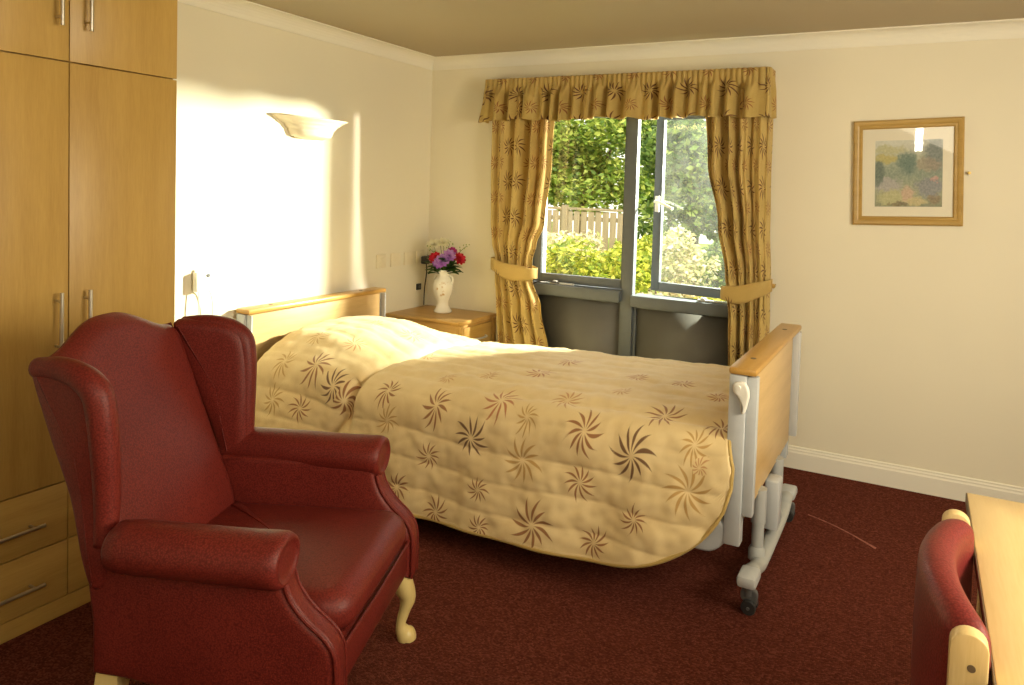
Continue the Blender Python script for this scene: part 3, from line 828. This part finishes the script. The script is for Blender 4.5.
curtain('curtain', 'gold leaf star curtain tied back at the vase side of the window',
        [(.07, .60, 1.08), (.45, .665, 1.05), (.75, .645, .985), (.93, .63, .92), (1.05, .63, .915), (1.15, .60, .94), (1.3, .585, .995), (1.7, .572, 1.035), (2.1, .57, 1.05)], 1.3, 4.5)
curtain('curtain', 'gold leaf star curtain tied back at the footboard side of the window',
        [(.07, 2.42, 2.22), (.5, 2.42, 2.205), (.8, 2.415, 2.195), (.97, 2.41, 2.18), (1.05, 2.41, 2.165), (1.35, 2.395, 2.11), (1.7, 2.385, 2.04), (2.1, 2.38, 2.015)], 3.1, 4.5)
def tieback(name, label, xa, xb, z0, slope, hook_side):
    xc = (xa+xb)/2; hx = (xb-xa)/2+.016
    nb = 56
    def ring(u):
        a = 2*PI*u
        c_, s_ = math.cos(a), math.sin(a)
        return xc+hx*(abs(c_)**.7)*(1 if c_ > 0 else -1), -.107-.058*(abs(s_)**.7)*(1 if s_ > 0 else -1)
    def f(u, v):
        x, y = ring(u); t = (x-xa)/(xb-xa)
        hgt = .104-.03*abs(2*t-1)**2
        z = z0+slope*(t-.5)+(v-.5)*hgt+.006*math.sin(u*40)*abs(v-.5) - .02*math.sin(PI*min(1, max(0, t)))
        return (x, y-(.004*math.sin(PI*v)), z)
    r_ = thing(name, label, 'tieback', (xc, -.107, z0), group='curtain tiebacks')
    mb = MB().grid(f, nb, 6, lambda u, v: (u*.9, v*.085))
    mb.v = [(a-xc, b+.107, c-z0) for a, b, c in mb.v]
    mb.build('band', M['tieback'], r_, True, solid=.004, auto=0)
    hx_ = (xb+.018 if hook_side > 0 else xa-.018)-xc; zz = slope*.5*hook_side
    MB().tube([(hx_, .105, zz), (hx_, .03, zz)], .004, 8).lathe([(.004, .02), (.012, .022), (.014, .03), (.009, .037), (.002, .039)], (hx_, -.004, zz), 14, 'Y').build('hook', M['brass'], r_)
tieback('tieback', 'gold fabric band around the curtain at the vase side', .628, .93, .992, -.045, -1)
tieback('tieback', 'gold fabric band around the curtain at the footboard side', 2.165, 2.412, .99, .055, 1)
def val():
    X0, X1, D = .535, 2.375, .145
    Lx = X1-X0; tot = Lx+2*D
    def f(u, v):
        s_ = u*tot
        z = 1.945+.270*v
        flare = (1-v)**1.5
        g = 1-sstep(.55, .85, v)
        q_ = math.sin(u*150+2.2*math.sin(u*17)+.6*math.sin(u*41))
        a = g*(.042*(abs(q_)**.7*(1 if q_ > 0 else -1))*(.7+.35*math.sin(u*37+2))+.012*math.sin(u*57+1))
        a += .0065*sstep(.45, .75, v)*math.sin(u*430)
        if s_ < D: x, y, nx, ny = X0, -s_, -1, 0
        elif s_ > D+Lx: x, y, nx, ny = X1, -D+(s_-D-Lx), 1, 0
        else: x, y, nx, ny = X0+(s_-D), -D, 0, -1
        # round the two corners
        if abs(nx) > .5: a *= .25
        e = .045
        for xc, sg in ((X0, -1), (X1, 1)):
            d = abs(s_-(D if sg < 0 else D+Lx))
            if d < e:
                t = (s_-(D if sg < 0 else D+Lx))/e
                ang = (1+t)/2*PI/2 if sg < 0 else (1-t)/2*PI/2
                nx, ny = sg*math.cos(ang), -math.sin(ang)
                x = xc-sg*e*.6+sg*e*.6*math.cos(ang)*1.0; y = -D+e*.6-e*.6*math.sin(ang)
        o = a+.045*flare*((1.1 if nx < 0 else .22) if abs(nx) > .3 else .5)
        fade = min(1, min(s_, tot-s_)/.03)
        x += nx*o*(1 if True else 0); y += ny*o*fade
        if abs(nx) > .9: y = min(y, -.003)
        z += .006*math.sin(u*70)*(1-v)-.012*(1-v)*math.sin(u*23)*.5
        return (x, min(y, -.003), z)
    o = MB().grid(f, 620, 26, lambda u, v: (u*tot*1.15, v*.30)).build('valance', M['valance'], None, True, solid=.003, auto=0)
    return tag(o, 'gathered gold leaf star valance across the top of the window', 'valance')
val()
# ------------------------------------------------------------------ picture
def art_mat():
    t = NT('soft garden painting'); g0 = t.coord('Generated')
    mp = t.n('ShaderNodeMapping'); t.l(g0, mp.inputs[0]); mp.inputs[3].default_value = (1, 0, 1)
    v0 = mp.outputs[0]
    warp = t.noise(v0, 8, 5, .72, 'Color')
    wv = t.n('ShaderNodeVectorMath', operation='MULTIPLY_ADD'); t.l(warp, wv.inputs[0]); wv.inputs[1].default_value = (.30, 0, .30); t.l(v0, wv.inputs[2])
    off = t.n('ShaderNodeVectorMath', operation='SUBTRACT'); t.l(wv.outputs[0], off.inputs[0]); off.inputs[1].default_value = (.15, 0, .15)
    v = off.outputs[0]
    sp = t.n('ShaderNodeSeparateXYZ'); t.l(v, sp.inputs[0])
    col = t.ramp(sp.outputs[2], [(0, (.30, .33, .25)), (.25, (.44, .46, .35)), (.5, (.29, .36, .32)), (.72, (.48, .52, .44)), (.85, (.62, .64, .58)), (1, (.72, .74, .70))])
    def blob(cx, cz, rx, rz, c, k=.9):
        nonlocal col
        sb = t.n('ShaderNodeVectorMath', operation='SUBTRACT'); t.l(v, sb.inputs[0]); sb.inputs[1].default_value = (cx, 0, cz)
        dv = t.n('ShaderNodeVectorMath', operation='DIVIDE'); t.l(sb.outputs[0], dv.inputs[0]); dv.inputs[1].default_value = (rx, 1, rz)
        ln = t.n('ShaderNodeVectorMath', operation='LENGTH'); t.l(dv.outputs[0], ln.inputs[0])
        f = t.math('SUBTRACT', 1.0, t.smooth(ln.outputs['Value'], .6, 1.15))
        col = t.mix(t.math('MULTIPLY', f, k), col, c)
    blob(.16, .72, .22, .08, (.55, .50, .22)); blob(.20, .86, .30, .07, (.55, .55, .33), .7)
    blob(.48, .66, .16, .18, (.16, .25, .24)); blob(.88, .78, .16, .30, (.20, .25, .28), .8)
    blob(.80, .62, .2, .12, (.42, .34, .28), .6); blob(.18, .33, .26, .12, (.48, .47, .50))
    blob(.05, .50, .10, .22, (.17, .23, .22)); blob(.82, .30, .24, .16, (.28, .30, .38), .8)
    blob(.26, .13, .24, .14, (.55, .55, .34)); blob(.50, .18, .10, .14, (.66, .48, .40), .8)
    blob(.62, .09, .18, .07, (.62, .55, .34)); blob(.90, .40, .06, .05, (.66, .38, .36), .7); blob(.88, .10, .08, .10, (.30, .22, .16), .7)
    blob(.36, .03, .14, .05, (.20, .15, .10), .7)
    n = t.noise(v0, 30, 4, .7)
    col = t.mix(.8, col, t.ramp(n, [(.3, (.12, .14, .12)), (.55, (.45, .44, .38)), (.75, (.8, .74, .62))]), 'SOFT_LIGHT')
    t.bsdf(col, .8, None, 0, 0, 0, .2)
    return t.m
pc = thing('framed_picture', 'gilt framed garden painting with wide cream mount on the wall', 'picture', (3.070, 0, 1.660))
PW, PH = .260, .275
fm_ = MB()
def fprof(): return [(0, -.002), (0, -.018), (.008, -.026), (.020, -.024), (.030, -.017), (.040, -.018), (.046, -.013), (.046, -.002)]
pr = fprof(); vs = []; n = len(pr)
for sx, sz in ((-1, -1), (1, -1), (1, 1), (-1, 1)):
    for o, y in pr: vs.append((sx*(PW-o), y, sz*(PH-o)))
fm_.add(vs, [[k*n+i, k*n+(i+1) % n, ((k+1) % 4)*n+(i+1) % n, ((k+1) % 4)*n+i] for k in range(4) for i in range(n)])
fm_.build('frame', M['gilt'], pc)
AX0, AX1, AZ0, AZ1 = -.152, .165, -.178, .168
mm = MB()
W_, H_ = PW-.04, PH-.04
for a, b, c, d in ((-W_, AX0, -H_, H_), (AX1, W_, -H_, H_), (AX0, AX1, -H_, AZ0), (AX0, AX1, AZ1, H_)):
    mm.box(a, b, -.008, -.005, c, d, 0)
mm.build('mount', M['mount'], pc, False)
MB().box(AX0, AX1, -.006, -.003, AZ0, AZ1, 0).build('painting', art_mat(), pc, False)
MB().box(-W_, W_, -.0125, -.0105, -H_, H_, 0).build('glazing', M['pic_glass'], pc, False)
pc.rotation_euler = (0, math.radians(-2.0), 0)
tag(MB().lathe([(.003, 0), (.003, -.012), (.008, -.013), (.008, -.018), (.002, -.019)], (3.353, -.0005, 1.662), 12, 'Y').build('wall_hook', M['brass']),
    'small brass hook in the wall just right of the picture', 'hook')

# ------------------------------------------------------------------ wing armchair (local x forward, y to the sitter's left)
AC = thing('wing_armchair', 'large burgundy wing back armchair with cream cabriole legs', 'armchair', (1.420, -2.669, 0), math.radians(22))
BU = M['burgundy']
def rake(z): return lin([(.2, -.14), (.42, -.145), (.50, -.160), (1.12, -.400)], z)     # front face of the back
# back: hump topped cushioned panel
def back_top(y): return 1.022+.083*math.exp(-(abs(y)/.17)**2.6)+.012*sstep(.2, .3, abs(y))
ol = [(-.25, .22), (-.15, .22), (0, .22), (.15, .22), (.25, .22), (.26, .4), (.27, .6), (.28, .8), (.28, .95)]
ol += [(.28-.56*k/24, back_top(.28-.56*k/24)) for k in range(25)]
ol += [(-.28, .95), (-.28, .8), (-.27, .6), (-.26, .4)]
def back_sheet(sg):
    def f(u, v):
        a = 2*u-1; a = math.sin(a*PI/2)*.5+a*.5                     # denser near the sides
        w = lin([(0, .25), (.45, .258), (.8, .265), (1, .262)], v)
        vv_ = 1-(1-v)**1.5
        y = a*w; z = lerp(.22, back_top(y), vv_)
        ds = w*(1-abs(a)); dt = back_top(y)-z
        r = .045
        e = min(1, (max(0, 1-ds/r)**2.5+max(0, 1-dt/r)**2.5)**(1/2.5))
        k = math.sqrt(max(0, 1-e*e))
        th = lin([(.2, .050), (.6, .055), (1.1, .060)], z)
        xm = rake(z)-th/2
        crown = .014*(1-a*a)*math.sin(PI*min(1, max(0, (z-.3)/.75))) if sg > 0 else 0
        return (xm+sg*(th/2)*k+crown*k, y, z)
    return f
MB().grid(back_sheet(1), 60, 60).grid(back_sheet(-1), 60, 60).build('back', BU, AC, True, auto=0)
# wings
for sg, nm in ((-1, 'wing'), (1, 'wing')):
    wo = cr([(-.215, .50), (-.165, .50), (-.155, .60), (-.152, .70), (-.152, .82), (-.158, .92), (-.172, .985), (-.205, 1.022), (-.25, 1.036), (-.32, 1.044), (-.375, 1.044), (-.392, 1.015), (-.342, .87), (-.275, .70)], 5, True)
    def wfn(a, b, d, sg=sg):
        t_ = (a+.40)/.28
        y = .278+.026*sstep(0, 1, t_)+.022*sstep(.6, 1.05, b)*t_+.010*sstep(.75, .55, b)
        # the rim rolls outwards
        return (a, sg*(y+d), b)
    w = MB().slab([(p.x, p.y) for p in wo], .064, .032, wfn, 6, 7, .004, 80).build(nm, BU, AC, True, auto=0)
    # rolled edge along the top and front
    rp = cr([(-.372, 1.022), (-.30, 1.026), (-.235, 1.012), (-.192, .98), (-.178, .93), (-.172, .84), (-.170, .72), (-.170, .60)], 6)
    pts = []
    for p in rp:
        t_ = (p.x+.40)/.28
        y = .278+.026*sstep(0, 1, t_)+.022*sstep(.6, 1.05, p.y)*t_+.010*sstep(.75, .55, p.y)
        pts.append((p.x, sg*(y+.012), p.y))
    rr = [.026+.008*math.sin(PI*k/(len(pts)-1)) for k in range(len(pts))]
    MB().tube(pts, rr, 16).build('rolled_edge', BU, w, True, auto=0)
# arms: side panel, roll, scroll facing with piping
for sg in (-1, 1):
    so = [(-.205, .268), (-.208, .40), (-.23, .60), (-.10, .60), (.10, .60), (.255, .60)]
    front = [(p.x, p.y) for p in cr([(.285, .585), (.292, .545), (.310, .500), (.345, .455), (.388, .415), (.412, .375), (.418, .32), (.418, .225)], 5)]
    so += front+[(.2, .235), (0, .250), (-.12, .262)]
    a_ = MB().slab(so, .075, .018, lambda a, b, d, sg=sg: (a, sg*(.302-.014*sstep(.05, -.2, a)+d+.012*sstep(.3, .55, b)*sstep(-.15, .1, a)), b), 4, 6, .006).build('arm', BU, AC, True, auto=50)
    # the roll
    prof = [(.001, -.135), (.045, -.133), (.058, -.12), (.062, -.08), (.063, .05), (.064, .18), (.066, .262), (.066, .285), (.060, .300), (.050, .305), (.047, .300), (.030, .297), (.001, .297)]
    vv = MB().lathe(prof, (0, 0, 0), 32, 'X', lambda a, j: 1+.015*math.sin(a*3+j*.8), False)
    vv.v = [((x if sg < 0 or x > -.05 else x-.16), sg*.338+y*1.08, .600+z*.98+.012*sstep(.3, -.2, x)) for x, y, z in vv.v]
    vv.build('arm_roll', BU, a_, True, auto=0)
    # scroll facing
    fl = MB()
    fpts = [p for p in front if p[1] < .56]
    fl.grid(lambda u, v: (interp_pt(fpts, v)[0]+.006, sg*(.325+(u-.5)*.058+.012*sstep(.3, .55, interp_pt(fpts, v)[1])), interp_pt(fpts, v)[1]), 6, 30) if False else None
    vs = []
    for (px, pz) in fpts:
        for uu in range(5): vs.append((px+.004+.003*math.sin(PI*uu/4), sg*(.304+(uu/4-.5)*.056+.012*sstep(.3, .55, pz)), pz))
    fl.add(vs, [[j*5+i, j*5+i+1, (j+1)*5+i+1, (j+1)*5+i] for j in range(len(fpts)-1) for i in range(4)])
    fl.build('arm_facing', BU, a_, True, auto=0, solid=.004)
    pp = MB()
    for off in (-.029, .029):
        pp.tube([(px+.005, sg*(.304+off+.012*sstep(.3, .55, pz)), pz) for px, pz in fpts], .0048, 8)
    pp.build('piping', BU, a_, True)
# seat cushion
sc_ = [(-.20, -.262), (-.05, -.266), (.10, -.268), (.33, -.268)]+[(.33+.075*math.sin(PI/2*k/8), -.268+.075*(1-math.cos(PI/2*k/8))) for k in range(1, 9)]
sc_ += [(.410, 0)]+[(a, -b) for a, b in sc_[::-1]]
MB().slab(sc_, .115, .05, lambda a, b, d: (a+.018*math.sin(PI*(.5+d/.14)), b, .402+d+.012*(1-(b/.28)**2)*(1 if d > 0 else 0)+.02*(a+.15)*.5), 7, 9, .012, 100).build('seat_cushion', BU, AC, True, auto=0)
# rail below the cushion
MB().box(-.20, .408, -.285, .285, .225, .352, .02).build('seat_rail', BU, AC, True)
MB().tube([(.412, -.28, .349), (.416, 0, .349), (.412, .28, .349)], .005, 8).build('rail_piping', BU, AC)
# legs
for sg in (-1, 1):
    lp = cr([(.375, .290*sg, .24), (.392, .302*sg, .180), (.402, .310*sg, .140), (.393, .304*sg, .095), (.384, .298*sg, .055), (.392, .304*sg, .026), (.402, .311*sg, .008), (.402, .311*sg, 0)], 4)
    tab = [(0, .030), (.014, .031), (.03, .023), (.055, .0155), (.095, .018), (.14, .026), (.18, .032), (.215, .034)]
    MB().tube(lp, [interp(tab, p.z) for p in lp], 16).build('leg', M['cream_leg'], AC)
    lp = [(-.165, .285*sg, .29), (-.195, .288*sg, .13), (-.23, .292*sg, .0)]
    mb = MB(); vs = []
    for (x, y, z), h_ in zip(lp, (.030, .026, .021)):
        for dx, dy in ((-1, -1), (1, -1), (1, 1), (-1, 1)): vs.append((x+dx*h_, y+dy*h_, z))
    mb.add(vs, [[j*4+i, j*4+(i+1) % 4, (j+1)*4+(i+1) % 4, (j+1)*4+i] for j in range(2) for i in range(4)]+[[0, 1, 2, 3], [11, 10, 9, 8]])
    mb.build('leg', M['cream_leg'], AC, False)

# ------------------------------------------------------------------ table and dining chair
tb = thing('table', 'pale beech table with the burgundy chair tucked under it', 'table', (3.72, -2.62, 0))
MB().slab([(-.425, .713), (.425, .713), (.425, -.713), (-.425, -.713)], .028, .004, lambda a, b, d: (a, b, .716+d), 2).build('table_top', M['table_top'], tb)
MB().box(-.4275, -.4252, -.713, .713, .7035, .7285, 0).build('edge_band', M['edge'], tb)
ap = MB().box(-.36, .36, .62, .64, .62, .70, .002).box(-.36, .36, -.64, -.62, .62, .70, .002).box(.355, .375, -.64, .64, .62, .70, .002)
ap.build('apron', M['pale_wood'], tb)
for sx in (-.365, .365):
    for sy in (-.63, .63): MB().box(sx-.027, sx+.027, sy-.027, sy+.027, 0, .702, .004).build('leg', M['pale_wood'], tb)
ch = thing('dining_chair', 'burgundy upholstered chair with pale wooden posts tucked under the table', 'chair', (3.255, -2.485, 0))
# back posts (local): run the full height, rounded tops with a bolt hole
for sg in (-1, 1):
    y = sg*.252
    out = [(a, b) for a, b in ((-.029, 0), (.029, 0), (.029, .4), (.029, .772))]
    out += [(.029*math.cos(t), .772+.026*math.sin(t)) for t in [PI*k/12 for k in range(1, 12)]]
    out += [(-.029, .772), (-.029, .4)]
    p_ = MB().slab(out, .032, .004, lambda a, b, d, y=y: (a-.10*sstep(.42, 0, b)*.3, y+d, b), 2, 4).build('post', M['pale_wood'], ch)
    MB().lathe([(.0065, -.0008), (.0065, .0008)], (.004, y-.0162, .742), 14, 'Y').build('dowel', M['edge'], p_)
# bowed upholstered back
def cb_fn(a, b, d):
    # a: across (-.24...24), b: height, d: depth
    bow = .060*(1-(a/.245)**2)
    lean = .030*sstep(.80, .45, b)
    return (.016-bow-d, a, b)
o2 = [(p.x, p.y) for p in cr([(-.236, .52), (-.225, .485), (-.19, .475), (0, .47), (.19, .475), (.225, .485), (.236, .52), (.238, .64), (.238, .745), (.228, .785), (.19, .802), (.09, .808), (0, .810), (-.09, .808), (-.19, .802), (-.228, .785), (-.238, .745), (-.238, .64)], 6, True)]
MB().slab(o2, .070, .033, cb_fn, 6, 9, .002, 120).build('backrest', M['burgundy2'], ch, True, auto=0)
MB().slab([(a.x, a.y) for a in cr([(.0, -.235), (.25, -.245), (.47, -.235), (.49, 0), (.47, .235), (.25, .245), (.0, .235), (-.02, 0)], 4, True)], .07, .03, lambda a, b, d: (a, b, .435+d), 5, 6, .008).build('seat', M['burgundy2'], ch, True, auto=0)
MB().box(.03, .46, -.225, .225, .355, .402, .004).build('seat_frame', M['pale_wood'], ch)
for sg in (-1, 1): MB().tube([(.435, sg*.21, 0), (.435, sg*.21, .405)], .02, 14).build('leg', M['pale_wood'], ch)

# pale raised streak laid on the carpet
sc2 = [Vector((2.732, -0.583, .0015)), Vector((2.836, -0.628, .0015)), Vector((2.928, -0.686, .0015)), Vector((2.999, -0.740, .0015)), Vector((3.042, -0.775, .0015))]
M['streak'] = plain('pale streak pile', (.34, .13, .09), .95, 0, .1, .3, 60)
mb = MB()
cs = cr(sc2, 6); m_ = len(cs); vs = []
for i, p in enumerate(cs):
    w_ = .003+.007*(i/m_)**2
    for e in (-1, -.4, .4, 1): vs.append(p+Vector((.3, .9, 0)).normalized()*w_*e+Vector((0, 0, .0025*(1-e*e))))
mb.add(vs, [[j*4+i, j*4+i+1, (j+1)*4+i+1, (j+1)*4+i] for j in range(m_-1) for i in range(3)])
sc_o = mb.build('carpet_streak', M['streak']); tag(sc_o, 'pale streak line on the carpet by the bed foot', None, None, 'structure')

# ------------------------------------------------------------------ garden
GR = thing_ground = struct('ground', MB().box(-14, 14, .26, 30, -.25, -.12, 0), M['lawn'], label='lawn outside the window')
def leaves(mb, blobs, nper, size, rnd):
    for (cx, cy, cz, rx, ry, rz) in blobs:
        for _ in range(nper):
            while True:
                a = Vector((rnd.uniform(-1, 1), rnd.uniform(-1, 1), rnd.uniform(-1, 1)))
                if .25 < a.length < 1: break
            p = Vector((cx+a.x*rx, cy+a.y*ry, cz+a.z*rz)); s_ = size*rnd.uniform(.6, 1.3)
            d = Vector((rnd.uniform(-1, 1), rnd.uniform(-1, 1), rnd.uniform(-.6, .6))).normalized(); e = d.cross(Vector((rnd.uniform(-1, 1), rnd.uniform(-1, 1), rnd.uniform(-1, 1))))
            if e.length < .05: continue
            e.normalize()
            mb.add([p-d*s_, p+e*s_*.5, p+d*s_, p-e*s_*.5], [[0, 1, 2, 3]])
def plant(name, label, cat, loc, blobs, nper, size, mat, stems, seed, part='foliage', group=None):
    rnd = random.Random(seed); r_ = thing(name, label, cat, loc, group=group)
    mb = MB(); leaves(mb, blobs, nper, size, rnd); mb.build(part, mat, r_, False)
    st = MB()
    for s_ in stems: st.tube(s_[0], s_[1], 8)
    st.build('trunk' if part == 'crown' else 'stem', M['bark'], r_)
    return r_
def rb(rnd, n, cx, cz, w, d, h, r):
    return [(cx+rnd.uniform(-w, w), rnd.uniform(-d, d), cz+rnd.uniform(-h, h), r*rnd.uniform(.7, 1.2), r*rnd.uniform(.7, 1.2), r*rnd.uniform(.6, 1)) for _ in range(n)]
R_ = random.Random(5)
def bush(label, x, y, w, h, mat, seed, size=.035, n=520, nb=9):
    rr = random.Random(seed)
    bl = rb(rr, nb, 0, h*.52, w*.6, .3, h*.30, .30)
    plant('bush', label, 'bush', (x, y, -.12), bl, n, size, mat, [([(dx, 0, 0), (dx*1.6, dx*.4, h*.6)], [.018, .008]) for dx in (-.12, -.04, .05, .13)], seed, 'foliage', 'bushes under the window')
bush('yellow green bush close outside the left pane', .25, 2.1, .50, 1.18, M['bush_leaf'], 21)
bush('yellow green bush outside beneath the fence, beside the mullion', .0, 3.3, .45, 1.02, M['bush_leaf'], 22)
bush('pale pinkish flowering shrub seen through the open sash', .86, 3.0, .50, 1.22, M['pale_leaf'], 24)
bush('pale yellow shrub far behind at the foot of the fence', -.9, 4.6, .8, 1.15, M['pale_leaf'], 25)
bush('low yellow bush under the open sash in front of the pale shrub', 1.5, 1.75, .30, .84, M['bush_leaf'], 26, .03, 420, 7)
bush('grey green shrub behind the pale flowering shrub beyond the open sash', 1.25, 4.3, .7, 1.15, M['tree_leaf2'], 28)
bush('bushy green shrub by the fence behind the left pane', -.1, 4.4, .6, 1.05, M['bush_leaf'], 27)
fc = thing('garden_fence', 'weathered wooden board fence across the garden', 'fence', (-3.1, 7.6, -.12))
for i in range(23):
    x = -1.6+i*.145
    MB().box(x-.058, x+.058, -.01, .01, .05, 1.26+.006*math.sin(i*5), .003).build('board', M['fence'], fc)
for z in (.35, 1.12): MB().box(-1.7, 1.7, .011, .05, z-.04, z+.04, .003).build('rail', M['fence'], fc)
MB().box(-1.7, 1.7, -.035, .035, 1.275, 1.32, .005).build('cap_rail', M['fence'], fc)
for x in (-1.64, .35, 1.64): MB().box(x-.06, x+.06, -.07, -.012, 0, 1.36, .006).build('post', M['fence'], fc)
def tree(label, x, y, cz, w, hgt, mat, seed, n=16, nper=620):
    rr = random.Random(seed)
    bl = rb(rr, n, 0, cz, w, .8, hgt, .62)
    plant('tree', label, 'tree', (x, y, -.12), bl, nper, .075, mat, [([(0, 0, 0), (.05, 0, cz*.5), (.02, 0, cz)], [.13, .10, .05])]+[([(0.03, 0, cz*.5), (dx, 0, cz+.3)], [.06, .02]) for dx in (-w*.6, w*.6)], seed, 'crown', 'trees behind the fence')
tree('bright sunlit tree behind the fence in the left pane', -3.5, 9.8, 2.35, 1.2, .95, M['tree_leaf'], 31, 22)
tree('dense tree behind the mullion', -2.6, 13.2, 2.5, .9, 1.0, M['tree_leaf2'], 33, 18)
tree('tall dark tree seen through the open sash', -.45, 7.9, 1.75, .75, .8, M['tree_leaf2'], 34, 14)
hs = thing('house', 'pale house with slate roof beyond the garden trees', 'house', (-3.0, 19, -.12))
MB().box(-6, 6, 0, 5, 0, 5.2, .01).build('wall', M['render'], hs, False)
MB().add([(-6.3, -.3, 5.2), (6.3, -.3, 5.2), (6.3, 5.3, 5.2), (-6.3, 5.3, 5.2), (-6.3, 2.5, 7.4), (6.3, 2.5, 7.4)], [[0, 1, 5, 4], [2, 3, 4, 5], [0, 4, 3], [1, 2, 5], [0, 3, 2, 1]]).build('roof', M['roofslate'], hs, False)
for xx in (-3.6, .2, 3.4): MB().box(xx-.6, xx+.6, -.04, .02, 3.2, 4.4, .01).build('window', M['winpanel'], hs, False)

# ------------------------------------------------------------------ light
wrl = bpy.data.worlds.new('sky'); scene.world = wrl; scene.cycles.caustics_reflective = False; wrl.use_nodes = True
bg = wrl.node_tree.nodes['Background']; bg.inputs[0].default_value = (1, .98, .92, 1); bg.inputs[1].default_value = 1.7
def light(name, typ, loc, power, col=(1, 1, 1), target=None, **kw):
    L = bpy.data.lights.new(name, typ); L.energy = power; L.color = col
    for k, v in kw.items(): setattr(L, k, v)
    o = bpy.data.objects.new(name, L); C.objects.link(o); o.location = loc
    if target is not None: o.rotation_euler = (Vector(target)-Vector(loc)).to_track_quat('-Z', 'Y').to_euler()
    return o
light('garden_sun', 'SUN', (0, 0, 10), 5.0, (1, .95, .82), None, angle=.01).rotation_euler = (Vector((-.55, .62, -.75))).to_track_quat('-Z', 'Y').to_euler()
light('outside_lamp', 'SPOT', (2.90, .90, 1.98), 1900, (1, .93, .78), (0.4, -1.2, 1.3), spot_size=math.radians(95), spot_blend=.15, shadow_soft_size=.07)
light('side_key', 'AREA', (4.65, -2.3, 1.55), 66, (1, .90, .68), (0, -2.0, 1.0), shape='RECTANGLE', size=1.5, size_y=1.3)  # soft key light added from the right; no window is built there
light('ceiling_fill', 'AREA', (3.5, -3.9, 2.36), 36, (1, .88, .66), (3.0, -3.4, 0), shape='RECTANGLE', size=2.0, size_y=2.0)  # unseen fill under the ceiling, added to stand in for bounced light
light('rear_lamp', 'AREA', (3.08, -5.22, 2.24), 4, (1, .93, .8), (3.0, 0, 1.6), shape='RECTANGLE', size=.075, size_y=.26)

# ------------------------------------------------------------------ camera
cam = bpy.data.cameras.new('camera'); co = bpy.data.objects.new('camera', cam); C.objects.link(co); scene.camera = co
yaw, pit, rol = 0.45311, -0.04188, 0.03309
Fv = Vector((-math.sin(yaw)*math.cos(pit), math.cos(yaw)*math.cos(pit), math.sin(pit)))
Rv = Vector((math.cos(yaw), math.sin(yaw), 0)); Uv = Rv.cross(Fv)
R2 = math.cos(rol)*Rv+math.sin(rol)*Uv; U2 = -math.sin(rol)*Rv+math.cos(rol)*Uv
co.matrix_world = Matrix(((R2.x, U2.x, -Fv.x, 3.1492), (R2.y, U2.y, -Fv.y, -4.0717), (R2.z, U2.z, -Fv.z, 1.5082), (0, 0, 0, 1)))
cam.sensor_width = 36; cam.lens = 708.35/1024*36
cam.shift_x = -64.223/1024; cam.shift_y = -122.073/1024
cam.clip_start = .02
vs_ = scene.view_settings
vs_.view_transform = 'Standard'; vs_.look = 'None'; vs_.gamma = 1; vs_.use_curve_mapping = False; vs_.exposure = .46
